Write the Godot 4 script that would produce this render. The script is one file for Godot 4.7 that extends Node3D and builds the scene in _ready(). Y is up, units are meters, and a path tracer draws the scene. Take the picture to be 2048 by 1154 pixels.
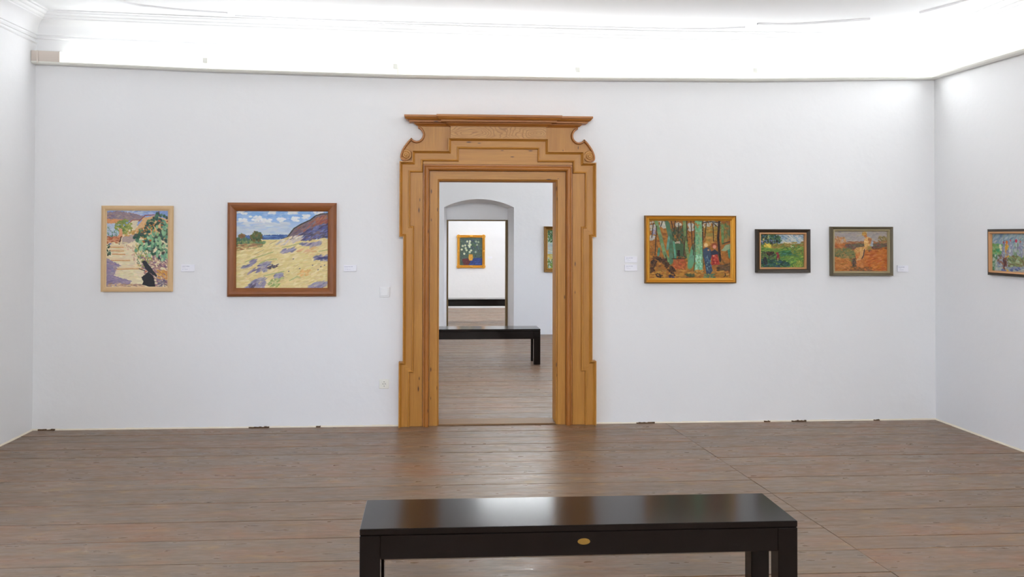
extends Node3D
# A museum room with white walls, a carved pine doorcase and two more rooms seen through it.
# x runs along the far wall, y is up, z points from the far wall (z = 0) into the room. Metres.

const XL := -4.073          # left wall
const XR := 4.107           # right wall
const ZB := 9.6             # wall behind the camera
const WT := 0.22            # thickness of the wall with the doorcase
const Z2 := -7.164          # far wall of the middle room
const Z2I := -7.664         # back of its arched niche
const Z2B := -7.75          # that wall's other face
const Z3 := -12.70          # far wall of the end room

var M := {}
var rng := RandomNumberGenerator.new()
var used := {}

# ------------------------------------------------------------------ names and metas
func numbered(called: String) -> String:
	var n: int = used.get(called, 0)
	used[called] = n + 1
	return called if n == 0 else "%s_%03d" % [called, n]

func base(called: String, label: String, category: String, at := Vector3.ZERO, turn := 0.0, group := "") -> Node3D:
	var o := Node3D.new()
	o.name = numbered(called)
	add_child(o)
	o.position = at
	o.rotation.y = turn
	o.set_meta("label", label)
	o.set_meta("category", category)
	if group != "":
		o.set_meta("group", group)
	return o

func commit(st: SurfaceTool, called: String, m: Material, parent: Node) -> MeshInstance3D:
	var o := MeshInstance3D.new()
	o.name = called
	o.mesh = st.commit()
	o.material_override = m
	parent.add_child(o, true)
	return o

func structure(st: SurfaceTool, called: String, m: Material, label := "") -> MeshInstance3D:
	var o := commit(st, called, m, self)
	o.set_meta("kind", "structure")
	if label != "":
		o.set_meta("label", label)
	return o

# ------------------------------------------------------------------ shapes
func begin() -> SurfaceTool:
	var st := SurfaceTool.new()
	st.begin(Mesh.PRIMITIVE_TRIANGLES)
	return st

func tri(st: SurfaceTool, p: Array, n: Array, uv: Array) -> void:
	var f: Vector3 = (p[1] - p[0]).cross(p[2] - p[0])
	var order := [0, 1, 2] if f.dot(n[0] + n[1] + n[2]) < 0 else [0, 2, 1]
	for i in order:
		st.set_normal(n[i])
		st.set_uv(uv[i])
		st.add_vertex(p[i])

func quadn(st: SurfaceTool, p: Array, n: Array, uv: Array) -> void:
	tri(st, [p[0], p[1], p[2]], [n[0], n[1], n[2]], [uv[0], uv[1], uv[2]])
	tri(st, [p[0], p[2], p[3]], [n[0], n[2], n[3]], [uv[0], uv[2], uv[3]])

# flat quad; uv in metres, u along the side a-b
func quad(st: SurfaceTool, a: Vector3, b: Vector3, c: Vector3, d: Vector3, n: Vector3, off := Vector2.ZERO) -> void:
	var u := (b - a).normalized() if a.distance_to(b) > 1e-6 else (c - d).normalized()
	var v := n.cross(u)
	var uv := []
	for q in [a, b, c, d]:
		uv.append(off + Vector2((q - a).dot(u), (q - a).dot(v)))
	quadn(st, [a, b, c, d], [n, n, n, n], uv)

# box with chamfered edges; the grain (u) follows the longest side
func box(st: SurfaceTool, lo: Vector3, hi: Vector3, ch := 0.0, off := Vector2.ZERO) -> void:
	var s := hi - lo
	var long := 0
	if s.y > s[long]: long = 1
	if s.z > s[long]: long = 2
	var c := (lo + hi) / 2
	var h := s / 2
	var uvof := func(p: Vector3, ax: int) -> Vector2:
		var u := long if long != ax else (1 if ax != 1 else 0)
		var v := 3 - ax - u
		return off + Vector2(p[u], p[v] + 0.37 * ax)
	for ax in 3:
		var u := (ax + 1) % 3
		var v := (ax + 2) % 3
		for sg in [-1.0, 1.0]:
			var n := Vector3.ZERO
			n[ax] = sg
			var ps := []
			var uvs := []
			for k in [[-1, -1], [1, -1], [1, 1], [-1, 1]]:
				var p := c
				p[ax] += sg * h[ax]
				p[u] += k[0] * (h[u] - ch)
				p[v] += k[1] * (h[v] - ch)
				ps.append(p)
				uvs.append(uvof.call(p, ax))
			quadn(st, ps, [n, n, n, n], uvs)
	if ch <= 0.0:
		return
	for ax in 3:                                     # edges along ax
		var u := (ax + 1) % 3
		var v := (ax + 2) % 3
		for su in [-1.0, 1.0]:
			for sv in [-1.0, 1.0]:
				var n := Vector3.ZERO
				n[u] = su
				n[v] = sv
				n = n.normalized()
				var ps := []
				var uvs := []
				for k in [[-1, 0], [1, 0], [1, 1], [-1, 1]]:
					var p := c
					p[ax] += k[0] * (h[ax] - ch)
					p[u] += su * (h[u] - (ch if k[1] else 0.0))
					p[v] += sv * (h[v] - (0.0 if k[1] else ch))
					ps.append(p)
					uvs.append(uvof.call(p, u))
				quadn(st, ps, [n, n, n, n], uvs)
	for sx in [-1.0, 1.0]:
		for sy in [-1.0, 1.0]:
			for sz in [-1.0, 1.0]:
				var sv := Vector3(sx, sy, sz)
				var n := sv.normalized()
				var q := []
				for ax in 3:
					var p := c + sv * (h - Vector3.ONE * ch)
					p[ax] = c[ax] + sv[ax] * h[ax]
					q.append(p)
				tri(st, q, [n, n, n], [Vector2(q[0].x, q[0].y), Vector2(q[1].x, q[1].y), Vector2(q[2].x, q[2].y)])

# Mouldings: a profile [(offset, height)] carried along a path with mitred corners.
# plan false: path in (x, y), height along +z.  plan true: path in (x, z), height along +y.
func to3(q: Vector2, h: float, plan: bool) -> Vector3:
	return Vector3(q.x, h, q.y) if plan else Vector3(q.x, q.y, h)

func mitres(path: Array, closed: bool, side: float) -> Array:
	var n := path.size()
	var out := []
	for i in n:
		var has_prev: bool = closed or i > 0
		var has_next: bool = closed or i < n - 1
		var a := Vector2.ZERO
		var b := Vector2.ZERO
		if has_prev:
			var d: Vector2 = (path[i] - path[(i - 1 + n) % n]).normalized()
			a = Vector2(-d.y, d.x) * side
		if has_next:
			var d2: Vector2 = (path[(i + 1) % n] - path[i]).normalized()
			b = Vector2(-d2.y, d2.x) * side
		if not has_prev: a = b
		if not has_next: b = a
		out.append((a + b) / maxf(1.0 + a.dot(b), 0.15))
	return out

func segment(st: SurfaceTool, p0: Vector2, p1: Vector2, m0: Vector2, m1: Vector2, prof: Array, plan: bool, side: float, flip: bool, off: Vector2, caps := true, dh0 := 0.0, dh1 := 0.0) -> void:
	var d := (p1 - p0).normalized()
	var o2 := Vector2(-d.y, d.x) * side
	var odir := to3(o2, 0, plan)
	var hdir := Vector3.UP if plan else Vector3.BACK
	var k := prof.size()
	var fn := []
	for i in k - 1:
		var e: Vector2 = (prof[i + 1] - prof[i]).normalized()
		fn.append(Vector2(-e.y, e.x) * (-1.0 if flip else 1.0))
	var run := 0.0
	for i in k - 1:
		var n0: Vector2 = fn[i]
		var n1: Vector2 = fn[i]
		if i > 0 and fn[i - 1].dot(fn[i]) > 0.7: n0 = (fn[i - 1] + fn[i]).normalized()
		if i < k - 2 and fn[i + 1].dot(fn[i]) > 0.7: n1 = (fn[i + 1] + fn[i]).normalized()
		var a: Vector2 = prof[i]
		var b: Vector2 = prof[i + 1]
		var v0 := run
		run += a.distance_to(b)
		var q := [to3(p0 + m0 * a.x, a.y + dh0, plan), to3(p1 + m1 * a.x, a.y + dh1, plan), to3(p1 + m1 * b.x, b.y + dh1, plan), to3(p0 + m0 * b.x, b.y + dh0, plan)]
		var na := odir * n0.x + hdir * n0.y
		var nb := odir * n1.x + hdir * n1.y
		var uv := []
		for j in 4:
			var along: float = (Vector2(q[j].x, q[j].z) if plan else Vector2(q[j].x, q[j].y)).dot(d)
			uv.append(off + Vector2(along, v0 if j < 2 else run))
		quadn(st, q, [na, na, nb, nb], uv)
	if caps:
		for e in 2:
			var poly := PackedVector2Array()
			for a in prof: poly.append(a)
			var idx := Geometry2D.triangulate_polygon(poly)
			var dir := to3(d, 0, plan) * (1.0 if e else -1.0)
			for t in range(0, idx.size(), 3):
				var q := []
				var uv := []
				for j in 3:
					var a: Vector2 = poly[idx[t + j]]
					q.append(to3(p1 + m1 * a.x, a.y + dh1, plan) if e else to3(p0 + m0 * a.x, a.y + dh0, plan))
					uv.append(off + Vector2(a.x, a.y))
				tri(st, q, [dir, dir, dir], uv)

func moulding(parent: Node, called: String, path: Array, prof: Array, m: Material, side := 1.0, closed := false, plan := false, flip := false) -> void:
	var mi := mitres(path, closed, side)
	var n := path.size()
	for i in (n if closed else n - 1):
		var j := (i + 1) % n
		var st := begin()
		segment(st, path[i], path[j], mi[i], mi[j], prof, plan, side, flip, Vector2(rng.randf() * 3, rng.randf() * 3))
		commit(st, called, m, parent)

# the same along a curve, as one mesh
func curved(st: SurfaceTool, path: Array, prof: Array, side := 1.0, plan := false, flip := false) -> void:
	var mi := mitres(path, false, side)
	for i in path.size() - 1:
		segment(st, path[i], path[i + 1], mi[i], mi[i + 1], prof, plan, side, flip, Vector2.ZERO, i == 0 or i == path.size() - 2)

# flat board cut to an outline, from z0 to z1
func board(st: SurfaceTool, outline: Array, z0: float, z1: float, off := Vector2.ZERO, upright := false) -> void:
	var poly := PackedVector2Array()
	for q in outline: poly.append(q)
	var idx := Geometry2D.triangulate_polygon(poly)
	for t in range(0, idx.size(), 3):
		for z in [z0, z1]:
			var q := []
			var uv := []
			for j in 3:
				var a: Vector2 = poly[idx[t + j]]
				q.append(Vector3(a.x, a.y, z))
				uv.append(off + (Vector2(a.y, a.x) if upright else a))
			var n := Vector3(0, 0, 1 if z == z1 else -1)
			tri(st, q, [n, n, n], uv)
	var area := 0.0
	for i in poly.size():
		area += poly[i].cross(poly[(i + 1) % poly.size()])
	for i in poly.size():
		var a := poly[i]
		var b := poly[(i + 1) % poly.size()]
		var d := (b - a).normalized() * signf(area)
		quad(st, Vector3(a.x, a.y, z0), Vector3(b.x, b.y, z0), Vector3(b.x, b.y, z1), Vector3(a.x, a.y, z1), Vector3(d.y, -d.x, 0), off)

func lathe(st: SurfaceTool, centre: Vector3, prof: Array, sides := 28) -> void:     # prof (radius, z), axis z
	for i in prof.size() - 1:
		var a: Vector2 = prof[i]
		var b: Vector2 = prof[i + 1]
		var e := (b - a).normalized()
		for k in sides:
			var t0 := TAU * k / sides
			var t1 := TAU * (k + 1) / sides
			var d0 := Vector3(cos(t0), sin(t0), 0)
			var d1 := Vector3(cos(t1), sin(t1), 0)
			var n0 := d0 * e.y + Vector3(0, 0, -e.x)
			var n1 := d1 * e.y + Vector3(0, 0, -e.x)
			quadn(st, [centre + d0 * a.x + Vector3(0, 0, a.y), centre + d1 * a.x + Vector3(0, 0, a.y), centre + d1 * b.x + Vector3(0, 0, b.y), centre + d0 * b.x + Vector3(0, 0, b.y)], [n0, n1, n1, n0], [Vector2(d0.x, d0.y) * a.x, Vector2(d1.x, d1.y) * a.x, Vector2(d1.x, d1.y) * b.x, Vector2(d0.x, d0.y) * b.x])

# ------------------------------------------------------------------ materials
func mat(called: String, c: Color, rough := 0.8, spec := 0.5) -> StandardMaterial3D:
	var m := StandardMaterial3D.new()
	m.resource_name = called
	m.albedo_color = c
	m.roughness = rough
	m.metallic_specular = spec
	M[called] = m
	return m

func noise(seed_: int, freq: float, octaves := 3) -> FastNoiseLite:
	var n := FastNoiseLite.new()
	n.seed = seed_
	n.noise_type = FastNoiseLite.TYPE_SIMPLEX_SMOOTH
	n.frequency = freq
	n.fractal_octaves = octaves
	return n

func tex(w: int, h: int, pixel: Callable) -> ImageTexture:
	var data := PackedByteArray()
	data.resize(w * h * 3)
	var at := 0
	for y in h:
		for x in w:
			var c: Color = pixel.call(x, y)
			data[at] = clampi(int(c.r * 255), 0, 255)
			data[at + 1] = clampi(int(c.g * 255), 0, 255)
			data[at + 2] = clampi(int(c.b * 255), 0, 255)
			at += 3
	return ImageTexture.create_from_image(Image.create_from_data(w, h, false, Image.FORMAT_RGB8, data))

# seamless value: blends the noise with itself one width on
func loop(n: FastNoiseLite, x: float, y: float, w: float, h: float, sx: float, sy: float) -> float:
	var a := TAU * x / w
	var b := y / h
	var r := w * sx / TAU
	var v0 := n.get_noise_3d(cos(a) * r, sin(a) * r, y * sy)
	if b > 0.8:
		v0 = lerpf(v0, n.get_noise_3d(cos(a) * r, sin(a) * r, (y - h) * sy), (b - 0.8) / 0.2)
	return v0

func wood(called: String, light: Color, dark: Color, size: Vector2, rough: float, spec: float, knots := 0, seed_ := 1, contrast := 1.0) -> StandardMaterial3D:
	var n1 := noise(seed_, 1.0, 3)
	var n2 := noise(seed_ + 7, 1.0, 2)
	var w := 384
	var h := 384
	var kr := RandomNumberGenerator.new()
	kr.seed = seed_ * 31 + 5
	var ks := []
	for i in knots:
		ks.append(Vector3(kr.randf_range(20, w - 20), kr.randf_range(20, h - 20), kr.randf_range(1.4, 2.6)))
	var t := tex(w, h, func(x: int, y: int) -> Color:
		var g := loop(n1, x, y, w, h, 0.012, 0.16) * 0.5 + loop(n2, x, y, w, h, 0.03, 0.6) * 0.25
		var big := loop(n2, x, y, w, h, 0.006, 0.02)
		var k := clampf(0.42 + contrast * g + 0.25 * big, 0, 1)
		var c := light.lerp(dark, k)
		for q in ks:
			var d: float = Vector2((x - q.x) * 0.8, y - q.y).length() / q.z
			if d < 2.6:
				c = c.lerp(Color(0.26, 0.14, 0.06), clampf(1.35 - d * 0.62, 0, 0.85))
		return c)
	var m := mat(called, Color.WHITE, rough, spec)
	m.albedo_texture = t
	m.uv1_scale = Vector3(1.0 / size.x, 1.0 / size.y, 1)
	return m

func bump(m: StandardMaterial3D, seed_: int, freq: float, amount: float, scale: float, world := true) -> void:
	var t := NoiseTexture2D.new()
	t.noise = noise(seed_, freq, 4)
	t.width = 512
	t.height = 512
	t.seamless = true
	m.heightmap_enabled = true
	m.heightmap_texture = t
	m.heightmap_scale = amount
	if world:
		m.uv1_triplanar = true
		m.uv1_world_triplanar = true
		m.uv1_scale = Vector3.ONE * scale

func materials() -> void:
	# plaster: white distemper with faint uneven coats
	var p := mat("plaster", Color(0.935, 0.935, 0.94), 0.9, 0.3)
	bump(p, 3, 0.02, 0.12, 0.7)
	mat("ceiling_plaster", Color(0.94, 0.94, 0.945), 0.9, 0.3)
	mat("caulk", Color(0.90, 0.86, 0.79), 0.85, 0.3)
	mat("grime", Color(0.36, 0.28, 0.21), 0.9, 0.2)
	mat("gap", Color(0.10, 0.075, 0.055), 0.95, 0.1)
	wood("pine", Color(0.78, 0.56, 0.245), Color(0.645, 0.42, 0.15), Vector2(1.6, 0.5), 0.42, 0.5, 7, 11, 0.8)
	wood("pine_red", Color(0.71, 0.46, 0.19), Color(0.56, 0.325, 0.115), Vector2(1.6, 0.5), 0.42, 0.5, 4, 12, 0.8)
	# plinth panel with flame figured grain
	var nf := noise(21, 0.006, 2)
	var ng := noise(22, 0.02, 2)
	var fl := mat("pine_flame", Color.WHITE, 0.45, 0.5)
	fl.albedo_texture = tex(640, 96, func(x: int, y: int) -> Color:
		var u := x / 640.0
		var v := (y - 50) / 48.0
		var r1 := sqrt(pow((u - 0.19) / 0.2, 2) + v * v * 0.8)
		var r2 := sqrt(pow((u - 0.88) / 0.15, 2) + v * v * 0.9)
		var f := minf(r1, r2) * 4.2 + nf.get_noise_2d(x, y * 2.0) * 1.3
		var ring := pow(0.5 + 0.5 * sin(f * TAU), 5.0)
		var c := Color(0.79, 0.60, 0.35).lerp(Color(0.55, 0.34, 0.16), ring * 0.75)
		return c.lerp(Color(0.70, 0.49, 0.26), clampf(0.3 + ng.get_noise_2d(x * 0.4, y * 4.0), 0, 0.6)))
	fl.uv1_scale = Vector3(1.0 / 0.864, 1.0 / 0.107, 1)
	wood("beige_oak", Color(0.87, 0.745, 0.58), Color(0.80, 0.655, 0.475), Vector2(0.8, 0.3), 0.5, 0.4, 0, 31, 0.7)
	wood("brown_oak", Color(0.60, 0.36, 0.175), Color(0.46, 0.255, 0.11), Vector2(0.8, 0.3), 0.4, 0.5, 0, 32, 0.9)
	wood("dark_frame", Color(0.25, 0.20, 0.14), Color(0.15, 0.115, 0.08), Vector2(0.6, 0.3), 0.45, 0.5, 0, 33, 0.8)
	wood("olive_frame", Color(0.42, 0.38, 0.28), Color(0.31, 0.27, 0.19), Vector2(0.6, 0.3), 0.45, 0.5, 0, 34, 0.8)
	wood("weathered", Color(0.52, 0.43, 0.29), Color(0.32, 0.25, 0.15), Vector2(0.8, 0.3), 0.6, 0.4, 0, 35, 0.9)
	var gold := mat("gold", Color(0.85, 0.62, 0.23), 0.36, 0.5)
	gold.metallic = 0.55
	var og := mat("old_gold", Color(0.52, 0.37, 0.15), 0.42, 0.5)
	og.metallic = 0.45
	var pg := mat("pink_gold", Color(0.80, 0.60, 0.42), 0.45, 0.5)
	pg.metallic = 0.25
	var gg := mat("grey_gold", Color(0.66, 0.61, 0.47), 0.45, 0.5)
	gg.metallic = 0.25
	mat("pale_edge", Color(0.90, 0.80, 0.64), 0.5, 0.4)
	var b := wood("espresso", Color(0.08, 0.046, 0.036), Color(0.047, 0.027, 0.022), Vector2(1.2, 0.25), 0.15, 0.40, 0, 41, 1.0)
	b.heightmap_enabled = true
	b.heightmap_texture = b.albedo_texture
	b.heightmap_scale = 0.03
	var br := mat("brass", Color(0.66, 0.52, 0.25), 0.42, 0.5)
	br.metallic = 0.7
	mat("card", Color(0.955, 0.955, 0.985), 0.6, 0.4)
	mat("plastic", Color(0.95, 0.95, 0.955), 0.35, 0.5)
	mat("cream_plastic", Color(0.945, 0.94, 0.91), 0.35, 0.5)
	mat("hole", Color(0.16, 0.15, 0.13), 0.6, 0.4)
	mat("lamp_metal", Color(0.94, 0.94, 0.91), 0.5, 0.5)
	mat("lamp_cap", Color(0.84, 0.795, 0.755), 0.6, 0.4)
	var di := mat("lamp_diffuser", Color(0.95, 0.96, 0.94), 0.4, 0.5)
	di.emission_enabled = true
	di.emission = Color(0.985, 1.0, 0.965)
	di.emission_energy_multiplier = 0.8
	var tu := mat("lamp_tube", Color(0.97, 0.98, 0.96), 0.4, 0.5)
	tu.emission_enabled = true
	tu.emission = Color(0.98, 1.0, 0.98)
	tu.emission_energy_multiplier = 3.0
	mat("window_paint", Color(0.92, 0.92, 0.90), 0.5, 0.5)
	var gl := mat("window_glass", Color(0.95, 0.98, 1.0, 0.06), 0.02, 0.5)
	gl.transparency = BaseMaterial3D.TRANSPARENCY_ALPHA
	# floor boards: grey brown, trodden, with reddish and ochre patches; three tints
	var f1 := noise(51, 1.0, 3)
	var f2 := noise(52, 1.0, 4)
	var f3 := noise(53, 1.0, 3)
	var pr := RandomNumberGenerator.new()
	pr.seed = 77
	var w := 1024
	var h := 384
	var specks := {}
	for i in 150:
		specks[Vector2i(pr.randi_range(0, w - 1), pr.randi_range(0, h - 1))] = pr.randf()
	var floor_tex := tex(w, h, func(x: int, y: int) -> Color:
		var grain := loop(f1, x, y, w, h, 0.012, 0.22)
		var fine := loop(f2, x, y, w, h, 0.05, 0.8)
		var patch := loop(f3, x, y, w, h, 0.007, 0.018)
		var patch2 := loop(f2, x + 300, y + 50, w, h, 0.010, 0.022)
		var c := Color(0.492, 0.402, 0.318)
		c = c.lerp(Color(0.53, 0.38, 0.275), clampf(patch * 1.5 - 0.1, 0, 0.65))
		c = c.lerp(Color(0.60, 0.47, 0.30), clampf(patch2 * 1.7 - 0.35, 0, 0.6))
		c = c.lerp(Color(0.435, 0.378, 0.325), clampf(-patch * 1.4 - 0.05, 0, 0.5))
		c = c * (1.0 + 0.16 * grain + 0.16 * fine)
		if specks.has(Vector2i(x, y)):
			var s: float = specks[Vector2i(x, y)]
			c = c.lerp(Color(0.12, 0.09, 0.07) if s < 0.5 else Color(0.78, 0.68, 0.56), 0.75)
		return c)
	var rough_tex := tex(256, 128, func(x: int, y: int) -> Color:
		var v := 0.37 + 0.16 * loop(f2, x * 4.0, y * 3.0, w, h, 0.012, 0.05) + 0.12 * loop(f1, x * 4.0, y * 3.0, w, h, 0.03, 0.3)
		return Color(v, v, v))
	for i in 4:
		var fm := mat("plank%d" % i, [Color(1, 1, 1), Color(0.965, 0.95, 0.935), Color(1.0, 0.965, 0.94), Color(0.94, 0.925, 0.905)][i], 1.0, 0.5)
		fm.albedo_texture = floor_tex
		fm.roughness_texture = rough_tex
		fm.heightmap_enabled = true
		fm.heightmap_texture = floor_tex
		fm.heightmap_scale = 0.1
		fm.uv1_scale = Vector3(1.0 / 3.2, 1.0 / 1.2, 1)

# ------------------------------------------------------------------ the painter: brush work on a small canvas
var cw := 0
var chh := 0
var px := PackedByteArray()
var cn := FastNoiseLite.new()

func canvas(w: int, h: int, c: Color) -> void:
	cw = w
	chh = h
	px = PackedByteArray()
	px.resize(w * h * 3)
	for i in w * h:
		px[i * 3] = int(c.r8)
		px[i * 3 + 1] = int(c.g8)
		px[i * 3 + 2] = int(c.b8)

func put(x: int, y: int, c: Color, a := 1.0) -> void:
	if x < 0 or y < 0 or x >= cw or y >= chh:
		return
	var i := (y * cw + x) * 3
	px[i] = clampi(int(lerpf(px[i], c.r8, a)), 0, 255)
	px[i + 1] = clampi(int(lerpf(px[i + 1], c.g8, a)), 0, 255)
	px[i + 2] = clampi(int(lerpf(px[i + 2], c.b8, a)), 0, 255)

func vary(c: Color, by: float) -> Color:
	var k := rng.randf_range(-by, by)
	return Color(clampf(c.r + k + rng.randf_range(-by, by) * 0.4, 0, 1), clampf(c.g + k + rng.randf_range(-by, by) * 0.4, 0, 1), clampf(c.b + k + rng.randf_range(-by, by) * 0.4, 0, 1))

func col(hex: String) -> Color:
	return Color.html(hex)

func shape(p: Array) -> PackedVector2Array:       # flat list of numbers 0..1 -> pixels
	var out := PackedVector2Array()
	for i in range(0, p.size(), 2):
		out.append(Vector2(p[i] * cw, p[i + 1] * chh))
	return out

func patch(p: Array, c: Color, soft := 2.5) -> void:
	var s := shape(p)
	var lo := s[0]
	var hi := s[0]
	for q in s:
		lo = lo.min(q)
		hi = hi.max(q)
	for y in range(maxi(0, int(lo.y)), mini(chh, int(hi.y) + 1)):
		for x in range(maxi(0, int(lo.x)), mini(cw, int(hi.x) + 1)):
			var wob := Vector2(cn.get_noise_2d(x * 3.0, y * 3.0), cn.get_noise_2d(x * 3.0 + 500, y * 3.0)) * soft * 2.0
			if Geometry2D.is_point_in_polygon(Vector2(x, y) + wob, s):
				var k := 1.0 + 0.12 * cn.get_noise_2d(x * 2.0, y * 9.0)
				put(x, y, Color(minf(c.r * k, 1), minf(c.g * k, 1), minf(c.b * k, 1)))

func dab(cx: float, cy: float, rx: float, ry: float, ang: float, c: Color, a := 0.9) -> void:   # pixels
	var r := maxf(rx, ry)
	var co := cos(ang)
	var si := sin(ang)
	for y in range(int(cy - r), int(cy + r) + 1):
		for x in range(int(cx - r), int(cx + r) + 1):
			var u := ((x - cx) * co + (y - cy) * si) / maxf(rx, 0.5)
			var v := (-(x - cx) * si + (y - cy) * co) / maxf(ry, 0.5)
			var d := u * u + v * v
			if d < 1.0:
				put(x, y, c, a * (1.0 if d < 0.6 else 0.6))

func ell(cx: float, cy: float, rx: float, ry: float, c: Color, ang := 0.0) -> void:    # 0..1 of the width
	dab(cx * cw, cy * chh, rx * cw, ry * cw, ang, c, 1.0)

func dabs(p: Array, n: int, cols: Array, rx: float, ry: float, ang := 0.0, jit := 0.4, by := 0.05) -> void:
	var s := shape(p)
	var lo := s[0]
	var hi := s[0]
	for q in s:
		lo = lo.min(q)
		hi = hi.max(q)
	for i in n:
		var q := Vector2(rng.randf_range(lo.x, hi.x), rng.randf_range(lo.y, hi.y))
		if Geometry2D.is_point_in_polygon(q, s):
			dab(q.x, q.y, rx * cw * rng.randf_range(0.6, 1.3), ry * cw * rng.randf_range(0.6, 1.3), ang + rng.randf_range(-jit, jit), vary(cols[rng.randi() % cols.size()], by))

func line(p: Array, width: float, c: Color, by := 0.04) -> void:
	var s := shape(p)
	for i in s.size() - 1:
		var n := int(s[i].distance_to(s[i + 1]) / maxf(1.0, width * cw * 0.4)) + 1
		var ang := (s[i + 1] - s[i]).angle()
		for k in n:
			var q := s[i].lerp(s[i + 1], float(k) / n)
			dab(q.x, q.y, width * cw * 0.9, width * cw * 0.5, ang + rng.randf_range(-0.2, 0.2), vary(c, by))

func finish() -> StandardMaterial3D:
	var m := StandardMaterial3D.new()
	m.resource_name = "oil_paint"
	var im := Image.create_from_data(cw, chh, false, Image.FORMAT_RGB8, px)
	m.albedo_texture = ImageTexture.create_from_image(im)
	m.roughness = 0.55
	m.metallic_specular = 0.4
	m.texture_repeat = false
	return m

const ALL := [0, 0, 1, 0, 1, 1, 0, 1]

func paint_garden_steps() -> Material:
	canvas(260, 320, col("e6d8b4"))
	patch([0, 0, 1, 0, 1, .2, 0, .2], col("8ea6d8"))
	dabs([.3, 0, .8, 0, .8, .06, .3, .06], 40, [col("c9d2e2"), col("b4c3e0")], .05, .012)
	patch([0, .03, .15, .01, .4, .03, .6, .075, .55, .14, .3, .14, 0, .12], col("97848c"))
	dabs([0, .04, .4, .04, .55, .1, .3, .13, 0, .11], 90, [col("a58c86"), col("8b7f92"), col("ad9690")], .03, .008, .1)
	patch([0, .11, .32, .12, .28, .18, 0, .17], col("dd9a6a"))
	patch([0, .17, .2, .17, .2, .34, 0, .34], col("b9c6da"))
	dabs([0, .22, .2, .24, .2, .36, 0, .36], 90, [col("7d9a8c"), col("8aa898"), col("c7d2dc"), col("5f7f72")], .018, .01, 1.2)
	patch([.35, .17, .42, .125, .52, .125, .46, .24, .36, .24], col("ddd0b4"))
	patch([.46, .25, .6, .09, .8, .07, 1, .12, 1, .4, .5, .36], col("e0b483"))
	line([.35, .17, .42, .125, .53, .125], .014, col("b06a52"))
	line([.52, .14, .62, .065, .8, .055], .014, col("9c5244"))
	dabs([.14, .17, .3, .11, .4, .17, .4, .29, .22, .31, .14, .24], 150, [col("98a252"), col("7f9150"), col("b0ac5c"), col("6c8448")], .025, .014, .6, 1.5)
	patch([.2, .24, .25, .24, .26, .35, .19, .35], col("e2a27c"))
	dabs([.25, .3, .55, .24, .6, .34, .3, .34], 80, [col("d79d5c"), col("bd9a52"), col("c98450")], .022, .012, .2, 1.0)
	dabs([0, .34, .24, .34, .2, .43, 0, .43], 90, [col("c67e58"), col("b4694a"), col("d79a74")], .026, .012, 0, .5)
	patch([.25, .35, .48, .31, .5, .37, .3, .46, .25, .44], col("b9a49c"))
	line([.235, .345, .205, .44], .016, col("3f3538"))
	dabs([0, .42, .5, .42, .6, .8, .6, 1, 0, 1], 320, [col("e9dcb6"), col("efe3c0"), col("e4d2a8"), col("e8d4b8")], .045, .012, 0, .25)
	for q in [[.05, .48, .28, .48], [.05, .525, .28, .53], [.1, .57, .3, .575], [.08, .65, .38, .655], [.08, .765, .6, .76]]:
		line(q, .016, col("d49a64"))
		line([q[0], q[1] - .018, q[2], q[3] - .018], .008, col("e8c49a"))
	dabs([.28, .46, .42, .44, .55, .6, .5, .72, .4, .6], 120, [col("dcc0a2"), col("d4ac90"), col("e6d2b8")], .024, .012, .9, .6)
	patch([0, .62, .24, .72, .1, .745, .16, .78, .12, .85, .42, .92, .36, .965, .1, .985, 0, 1], col("9a8ba6"))
	dabs([0, .63, .2, .72, .1, .85, .4, .93, .2, .97, 0, .98], 150, [col("9788a8"), col("a696a8"), col("8a80a0"), col("b09aa0")], .035, .012, .1, .3)
	dabs([0, .95, .6, .96, .6, 1, 0, 1], 60, [col("bc9478"), col("d8bc94"), col("a88878")], .035, .01, 0, .2)
	dabs([.55, .6, 1, .55, 1, 1, .75, 1, .6, .8], 280, [col("9a7478"), col("b28e86"), col("86687a"), col("c4a08c"), col("a8807c")], .028, .014, .6, .6)
	dabs([.8, .78, 1, .76, 1, .9, .85, .88], 60, [col("d79c4c"), col("e0b062"), col("c88a50")], .03, .012, .4, .5)
	dabs([.46, .44, .6, .4, .75, .66, .6, .75, .48, .7], 160, [col("a8a65a"), col("8ba06a"), col("c4b06a"), col("7c9878")], .02, .01, 1.2, .6)
	# prickly pear
	dabs([.5, .3, .62, .18, .78, .04, .95, .06, 1, .14, 1, .55, .9, .66, .7, .6, .56, .5, .42, .36], 260, [col("33594c"), col("3f6b58"), col("4b4f48"), col("5a7d62"), col("2f4a48")], .035, .025, .7, 1.5)
	for i in 95:
		var t := Vector2(rng.randf_range(.45, 1.0), rng.randf_range(.06, .66))
		if t.y > .1 + (1.0 - t.x) * .55 and t.y < .40 + t.x * .3:
			ell(t.x, t.y, rng.randf_range(.028, .05), rng.randf_range(.02, .03), vary([col("7fae86"), col("98bf94"), col("6a9c7e"), col("a9c69a"), col("8db88a")][i % 5], .05), rng.randf_range(.8, 2.2))
	dabs([.55, .2, .7, .13, .82, .2, .72, .4, .55, .42], 46, [col("c88a46"), col("d7a04e"), col("b06038")], .016, .012, 0, 1.5)
	dabs([.8, .1, 1, .12, 1, .2, .84, .2], 14, [col("c87a4a"), col("b0523c")], .016, .012)
	line([.84, .015, .85, .06], .014, col("6a4a54"))
	# woman in black and a jug bearer
	patch([.57, .66, .62, .65, .7, .72, .82, .85, .8, .865, .68, .8, .63, .76], col("38383d"), 1.0)
	patch([.6, .85, .68, .8, .76, .86, .795, .995, .7, .995, .575, .965, .6, .93, .565, .87], col("2d2d31"), 1.0)
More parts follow.
